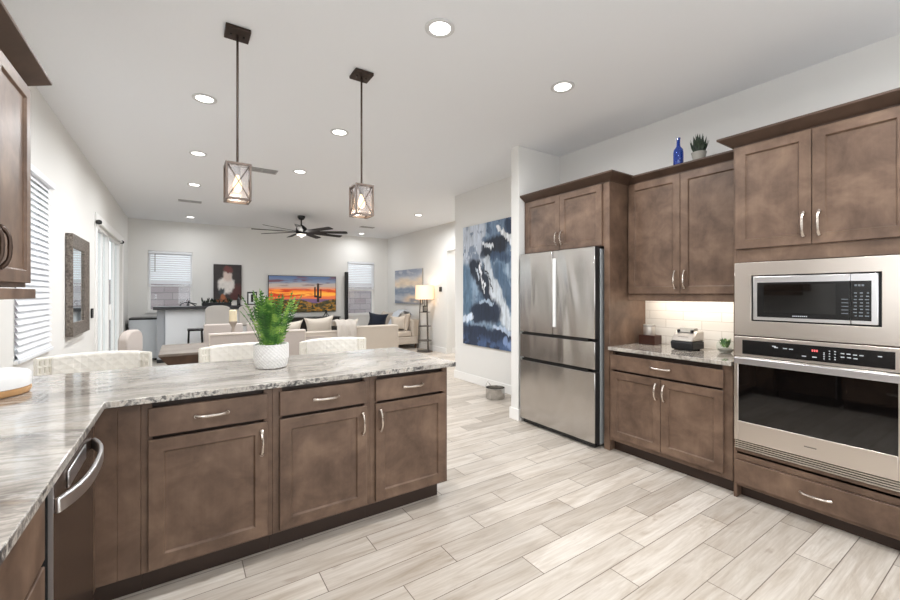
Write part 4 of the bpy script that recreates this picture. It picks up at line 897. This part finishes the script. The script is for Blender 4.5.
def arched(hw, z0, z1, y0, y1, r, n=10):   # slab with rounded top corners in XZ, thickness along y
    pr = [(-hw,z0),(hw,z0)]
    for k in range(n+1): a = math.pi/2*k/n; pr.append((hw-r+r*math.cos(a), z1-r*.55+r*.55*math.sin(a)))
    for k in range(n+1): a = math.pi/2+math.pi/2*k/n; pr.append((-hw+r+r*math.cos(a), z1-r*.55+r*.55*math.sin(a)))
    b = MB(); m_ = len(pr); b.add([(x,y0,z) for x,z in pr]+[(x,y1,z) for x,z in pr], [tuple(range(m_)), tuple(range(m_,2*m_))[::-1]]+[(i,(i+1)%m_,m_+(i+1)%m_,m_+i) for i in range(m_)]); return b
def bar_chair():
    t = thing('bar_chair', 'x', 'bar chair', (0,0,0), 'grey bar chairs'); MB().box(-.20,.20,-.20,.20,.72,.79).build('seat', M['barfab'], t, bev=.02, seg=3)
    arched(.215,.74,1.145,-.25,-.185,.16).build('backrest', M['barfab'], t, bev=.02, seg=3)
    for sx in (-1,1):
        for sy in (-1,1): MB().tube([(sx*.17,sy*.17,.72),(sx*.20,sy*.20,0)], [.018,.012], 8).build('leg', M['black'], t, smooth=True)
    MB().tube([(-.19,.19,.25),(.19,.19,.25)], .009, 6).tube([(-.19,-.19,.25),(.19,-.19,.25)], .009, 6).build('footrest', M['black'], t, smooth=True); return t
b0 = bar_chair(); b0['label'] = 'grey arched bar chair left of the candle, facing the bar'; b0.location = (.60,9.28,0); dup(b0, 'grey arched bar chair right of the candle, facing the bar', (1.17,9.28,0))
t = thing('backless_stool', 'low black backless stool before the white bar panels', 'stool', (.23, 9.2, 0)); MB().box(.10,.36,9.08,9.36,.66,.70).build('seat', M['black'], t, bev=.008)
for sx in (-1,1):
    for sy in (-1,1): MB().bar([(.23+sx*.105,9.22+sy*.115,.66),(.23+sx*.13,9.22+sy*.15,0)], .03, .03).build('leg', M['black'], t)

# ------------------------------------------------------------------ dining group
t = thing('dining_table', 'weathered wooden dining table with a dark slanted edge', 'table', (.75, 5.47, 0)); x0, x1, y0, y1 = -.19, 1.72, 5.0, 5.94
MB().box(x0,x1,y0,y1,.735,.76).build('tabletop', M['tablewood'], t, bev=.003)
b = MB(); i = .085; b.add([(x0+.004,y0+.004,.7345),(x1-.004,y0+.004,.7345),(x1-.004,y1-.004,.7345),(x0+.004,y1-.004,.7345),(x0+i,y0+i*.4,.635),(x1-i,y0+i*.4,.635),(x1-i,y1-i*.4,.635),(x0+i,y1-i*.4,.635)], [(0,1,2,3),(7,6,5,4),(0,4,5,1),(1,5,6,2),(2,6,7,3),(3,7,4,0)]); b.build('apron', M['tabledark'], t)
for x in (x0+.45, x1-.45): MB().box(x-.06,x+.06,y0+.22,y1-.22,0,.634).build('leg', M['tabledark'], t, bev=.005)
def dining_chair():
    t = thing('dining_chair', 'x', 'dining chair', (0,0,0), 'upholstered dining chairs'); MB().box(-.225,.225,-.20,.23,.42,.50).build('seat', M['dine'], t, bev=.02, seg=3)
    MB().box(-.228,.228,-.27,-.195,.42,.968).build('backrest', M['dine'], t, bev=.014, seg=3)
    MB().tube([(-.216,-.272,.953),(.216,-.272,.953)], .006, 6).tube([(-.216,-.272,.953),(-.216,-.272,.44)], .005, 6).tube([(.216,-.272,.953),(.216,-.272,.44)], .005, 6).build('piping', M['pillow'], t, smooth=True)
    for sx in (-1,1):
        for sy in (-1,1): MB().tube([(sx*.19,sy*.19-.01,.42),(sx*.195,sy*.20-.01,0)], [.022,.015], 8).build('leg', M['tabledark'], t, smooth=True)
    return t
c0 = dining_chair(); c0['label'] = 'near dining chair with its back to the camera, left of the fern pot'; c0.location = (.457,5.02,0)
dup(c0, 'near dining chair with its back to the camera, right of the fern', (.96,5.02,0), 0); dup(c0, 'dining chair across the table behind the candle', (.475,5.98,0), math.pi); dup(c0, 'dining chair across the table hidden behind the fern', (.985,5.98,0), math.pi)
t = thing('armchair', 'pale round-backed dining armchair at the left head of the table', 'dining chair', (-.42,5.45,0))
def rot(mb): ca, sa = math.cos(R(-101)), math.sin(R(-101)); mb.v = [(-.40+x*ca-y*sa, 5.43+x*sa+y*ca, z) for x,y,z in mb.v]; return mb
rot(MB().box(-.24,.24,-.20,.24,.42,.50)).build('seat', M['dine'], t, bev=.02, seg=3); rot(arched(.25,.42,.99,-.085,.0,.20)).build('backrest', M['dine'], t, bev=.02, seg=3)
for sx in (-1,1):
    for sy in (-1,1): rot(MB().tube([(sx*.2,sy*.18,.42),(sx*.21,sy*.19,0)], [.02,.014], 8)).build('leg', M['tabledark'], t, smooth=True)
t = thing('candle_holder', 'turned taupe candle holder on the dining table', 'candle holder', (.513,5.4,.76))
MB().lathe([(.055,0),(.058,.012),(.03,.03),(.018,.07),(.026,.11),(.032,.14),(.018,.18),(.016,.22),(.034,.255),(.046,.275),(.047,.288)], (.513,5.4,.76), 24).build('turned_stem', M['holder'], t, smooth=True)
t = thing('pillar_candle', 'thick ivory pillar candle on the turned holder', 'candle', (.513,5.4,1.048)); MB().lathe([(.041,0),(.042,.004),(.042,.128),(.036,.134),(.0,.130)], (.513,5.4,1.048), 24).build('wax', M['candle'], t, smooth=True); MB().tube([(.513,5.4,1.178),(.513,5.4,1.192)], .0018, 5).build('wick', M['black'], t)

# ------------------------------------------------------------------ living room seating
def cushion(mb, c, ux, uy, uz, w, h, th, n=14, pinch=.12):
    # pillow in the plane spanned by ux (width) and uy (height), thickness along uz
    ux, uy, uz = (Vector(a).normalized() for a in (ux, uy, uz)); c = Vector(c); V = []
    for sgn in (1,-1):
        for j in range(n+1):
            for i in range(n+1):
                a = -1+2*i/n; b = -1+2*j/n; k = ((1-a**4)*(1-b**4))**.5; pu = a*(1-pinch*(1-b*b)); pv = b*(1-pinch*(1-a*a)); V.append(c+ux*pu*w/2+uy*pv*h/2+uz*sgn*(k*th/2+.001))
    q = (n+1)**2; F = []
    for j in range(n):
        for i in range(n): a = j*(n+1)+i; F += [(a,a+1,a+n+2,a+n+1),(q+a,q+a+n+1,q+a+n+2,q+a+1)]
    for i in range(n):
        F += [(i,q+i,q+i+1,i+1),(n*(n+1)+i,n*(n+1)+i+1,q+n*(n+1)+i+1,q+n*(n+1)+i)]; a = i*(n+1); F += [(a,a+n+1,q+a+n+1,q+a),(a+n,q+a+n,q+a+2*n+1,a+2*n+1)]
    mb.add(V, F); return mb
t = thing('sofa', 'cream sofa seen from behind, facing the television', 'sofa', (2.45,7.3,0)); yb_ = 6.86
MB().box(1.50,3.40,yb_,7.80,.08,.38).build('base', M['sofa'], t, bev=.02, seg=3)
MB().box(1.50,2.30,yb_,yb_+.20,.38,.735).build('backrest', M['sofa'], t, bev=.03, seg=3); MB().box(2.31,3.40,yb_-.02,yb_+.20,.10,.79).build('backrest', M['sofa'], t, bev=.03, seg=3)
MB().box(1.74,3.16,yb_+.21,7.82,.385,.50).build('seat_cushion', M['sofa'], t, bev=.03, seg=3); MB().box(1.50,1.72,yb_+.21,7.80,.385,.62).build('armrest', M['sofa'], t, bev=.04, seg=3); MB().box(3.18,3.40,yb_+.21,7.80,.385,.62).build('armrest', M['sofa'], t, bev=.04, seg=3)
MB().tube([(1.52,yb_-.003,.722),(2.28,yb_-.003,.722)], .006, 6).tube([(2.33,yb_-.023,.777),(3.37,yb_-.023,.777),(3.385,yb_-.023,.12)], .006, 6).build('piping', M['pillow'], t, smooth=True)
for x in (1.58,3.32):
    for y in (yb_+.08,7.72): MB().lathe([(.02,0),(.025,.081)], (x,y,0), 10).build('leg', M['tabledark'], t)
def pillow(label, c, lean, yaw, w, h, m, th=.16, rollz=0, pinch=.2):
    t = thing('throw_pillow', label, 'pillow', c); ux = Vector((math.cos(yaw), math.sin(yaw), 0)); nrm = Vector((-math.sin(yaw), math.cos(yaw), 0)); uy = (Vector((0,0,1))*math.cos(lean)+nrm*-math.sin(lean)); uz = ux.cross(uy)
    ux2 = ux*math.cos(rollz)+uy*math.sin(rollz); uy2 = uy*math.cos(rollz)-ux*math.sin(rollz); cushion(MB(), c, ux2, uy2, uz, w, h, th, pinch=pinch).build('pillow_body', m, t, smooth=True); return t
pillow('cream pillow just right of the fern on the sofa back', (1.53,7.28,.72), .22, 0, .46, .42, M['pillow'])
pillow('cream pillow with raised corners in the middle of the sofa', (2.05,7.28,.745), .2, .05, .54, .48, M['pillow'], rollz=.08)
pillow('cream pillow left of the draped beige throw', (2.56,7.28,.72), .2, .0, .42, .40, M['pillow'])
def drape(name, label, pts, ux, w, th, m, cat='blanket', group=None):
    t = thing(name, label, cat, pts[len(pts)//2]); b = MB(); n = 16; V = []; ux = Vector(ux); P_ = [Vector(p) for p in pts]
    for s in (0,1):
        for i, p in enumerate(P_):
            tg = (P_[min(i+1,len(P_)-1)]-P_[max(i-1,0)]).normalized(); nr = ux.cross(tg).normalized()
            for k in range(n+1): a = k/n-.5; V.append(p+ux*a*w+nr*(s*th+.008*math.sin(a*19+i*.5)))
    q = len(P_)*(n+1); F = []
    for i in range(len(P_)-1):
        for k in range(n): a = i*(n+1)+k; F += [(a,a+1,a+n+2,a+n+1),(q+a,q+a+n+1,q+a+n+2,q+a+1)]
        a = i*(n+1); F += [(a,a+n+1,q+a+n+1,q+a),(a+n,q+a+n,q+a+2*n+1,a+2*n+1)]
    for k in range(n): F += [(k,q+k,q+k+1,k+1)]; a = (len(P_)-1)*(n+1)+k; F += [(a,a+1,q+a+1,q+a)]
    b.add(V, F); b.build('cloth', m, t, smooth=True)
drape('throw_blanket', 'beige throw draped over the back of the near sofa', [(2.38,6.80,.32),(2.38,6.79,.5),(2.38,6.785,.7),(2.38,6.79,.82),(2.38,6.84,.875),(2.38,6.95,.90),(2.38,7.05,.885),(2.38,7.085,.80)], (1,0,0), .34, .02, M['beigethrow'])
# long sofa along right wall
t = thing('sofa', 'long cream sofa along the right wall behind the floor lamp', 'sofa', (4.53,9.7,0))
MB().box(4.03,5.00,8.90,10.55,.12,.30).build('base', M['sofa'], t, bev=.02, seg=3); MB().box(4.79,5.02,8.90,10.55,.30,.72).build('backrest', M['sofa'], t, bev=.04, seg=3)
for k in range(2): MB().box(4.01,4.78,8.92+.815*k,9.72+.815*k,.302,.45).build('seat_cushion', M['sofa'], t, bev=.04, seg=3)
for k in range(2): cushion(MB(), (4.69,9.32+.815*k,.66), (0,1,0), (.25,0,1), (1,0,-.25), .78, .46, .24).build('back_cushion', M['sofa'], t, smooth=True)
for x in (4.10,4.93):
    for y in (8.98,10.47): MB().lathe([(.02,0),(.026,.121)], (x,y,0), 10).build('leg', M['tabledark'], t)
pillow('navy blue pillow on the long sofa along the right wall', (4.22,9.72,.68), .25, R(-18), .52, .42, M['navy'], rollz=-.12)
pillow('cream pillow behind the floor lamp at the sofa end', (4.44,9.0,.65), .06, 0, .42, .38, M['pillow'])
drape('throw_blanket', 'grey-blue throw trailing over the long sofa along the wall', [(4.93,9.36,.82),(4.86,9.36,.91),(4.72,9.35,.94),(4.58,9.34,.87),(4.49,9.33,.72),(4.40,9.32,.56),(4.2,9.30,.485),(3.995,9.29,.475),(3.965,9.28,.30)], (.05,1,0), .38, .02, M['throw'])
# floor lamp with shelves
lx, ly = 4.80, 8.30; ZS = 1.24
t = thing('shelf_floor_lamp', 'black metal shelf floor lamp with a glowing cream drum shade', 'floor lamp', (lx, ly, 0))
MB().lathe([(.19,0),(.19,.02),(.17,.028)], (lx,ly,0), 32).build('base', M['lampmetal'], t, smooth=True)
for a in (.6,2.7,4.8): MB().tube([(lx+.165*math.cos(a),ly+.165*math.sin(a),.025),(lx+.10*math.cos(a),ly+.10*math.sin(a),ZS+.03)], .011, 8).build('post', M['lampmetal'], t, smooth=True)
for z in (.26,.60,.93): r = .185-.07*z/1.24; MB().lathe([(r,0),(r,.014)], (lx,ly,z), 28).build('shelf', M['lampmetal'], t, smooth=True)
MB().tube([(lx,ly,.93),(lx,ly,1.5)], .008, 8).tube([(lx-.16,ly,1.5),(lx+.16,ly,1.5)], .004, 6).build('harp', M['lampmetal'], t, smooth=True)
MB().lathe([(.225,ZS),(.215,ZS+.33),(.212,ZS+.33),(.222,ZS)], (lx,ly,0), 40, close=False).build('shade', M['lampshade'], t, smooth=True)
MB().lathe([(.02,1.34),(.035,1.38),(.03,1.42),(.01,1.44)], (lx,ly,0), 14).build('bulb', M['bulb'], t, smooth=True)
l = bpy.data.lights.new('shade_glow', 'POINT'); l.energy = 3.2; l.color = (1,.88,.72); l.shadow_soft_size = .05; o = bpy.data.objects.new('shade_glow', l); COL.objects.link(o); o.parent = t; o.location = (0,0,1.52)
t = thing('photo_frame', 'small dark photo frame on the top shelf of the floor lamp', 'picture frame', (lx-.02,ly-.02,.944)); MB().box(lx-.075,lx+.045,ly-.05,ly-.035,.944,1.09).build('frame', M['black'], t, bev=.003); MB().box(lx-.055,lx+.025,ly-.052,ly-.0501,.965,1.07).build('print', M['grey'], t); MB().box(lx-.02,lx-.005,ly-.035,ly+.02,.944,1.03).build('easel', M['black'], t)
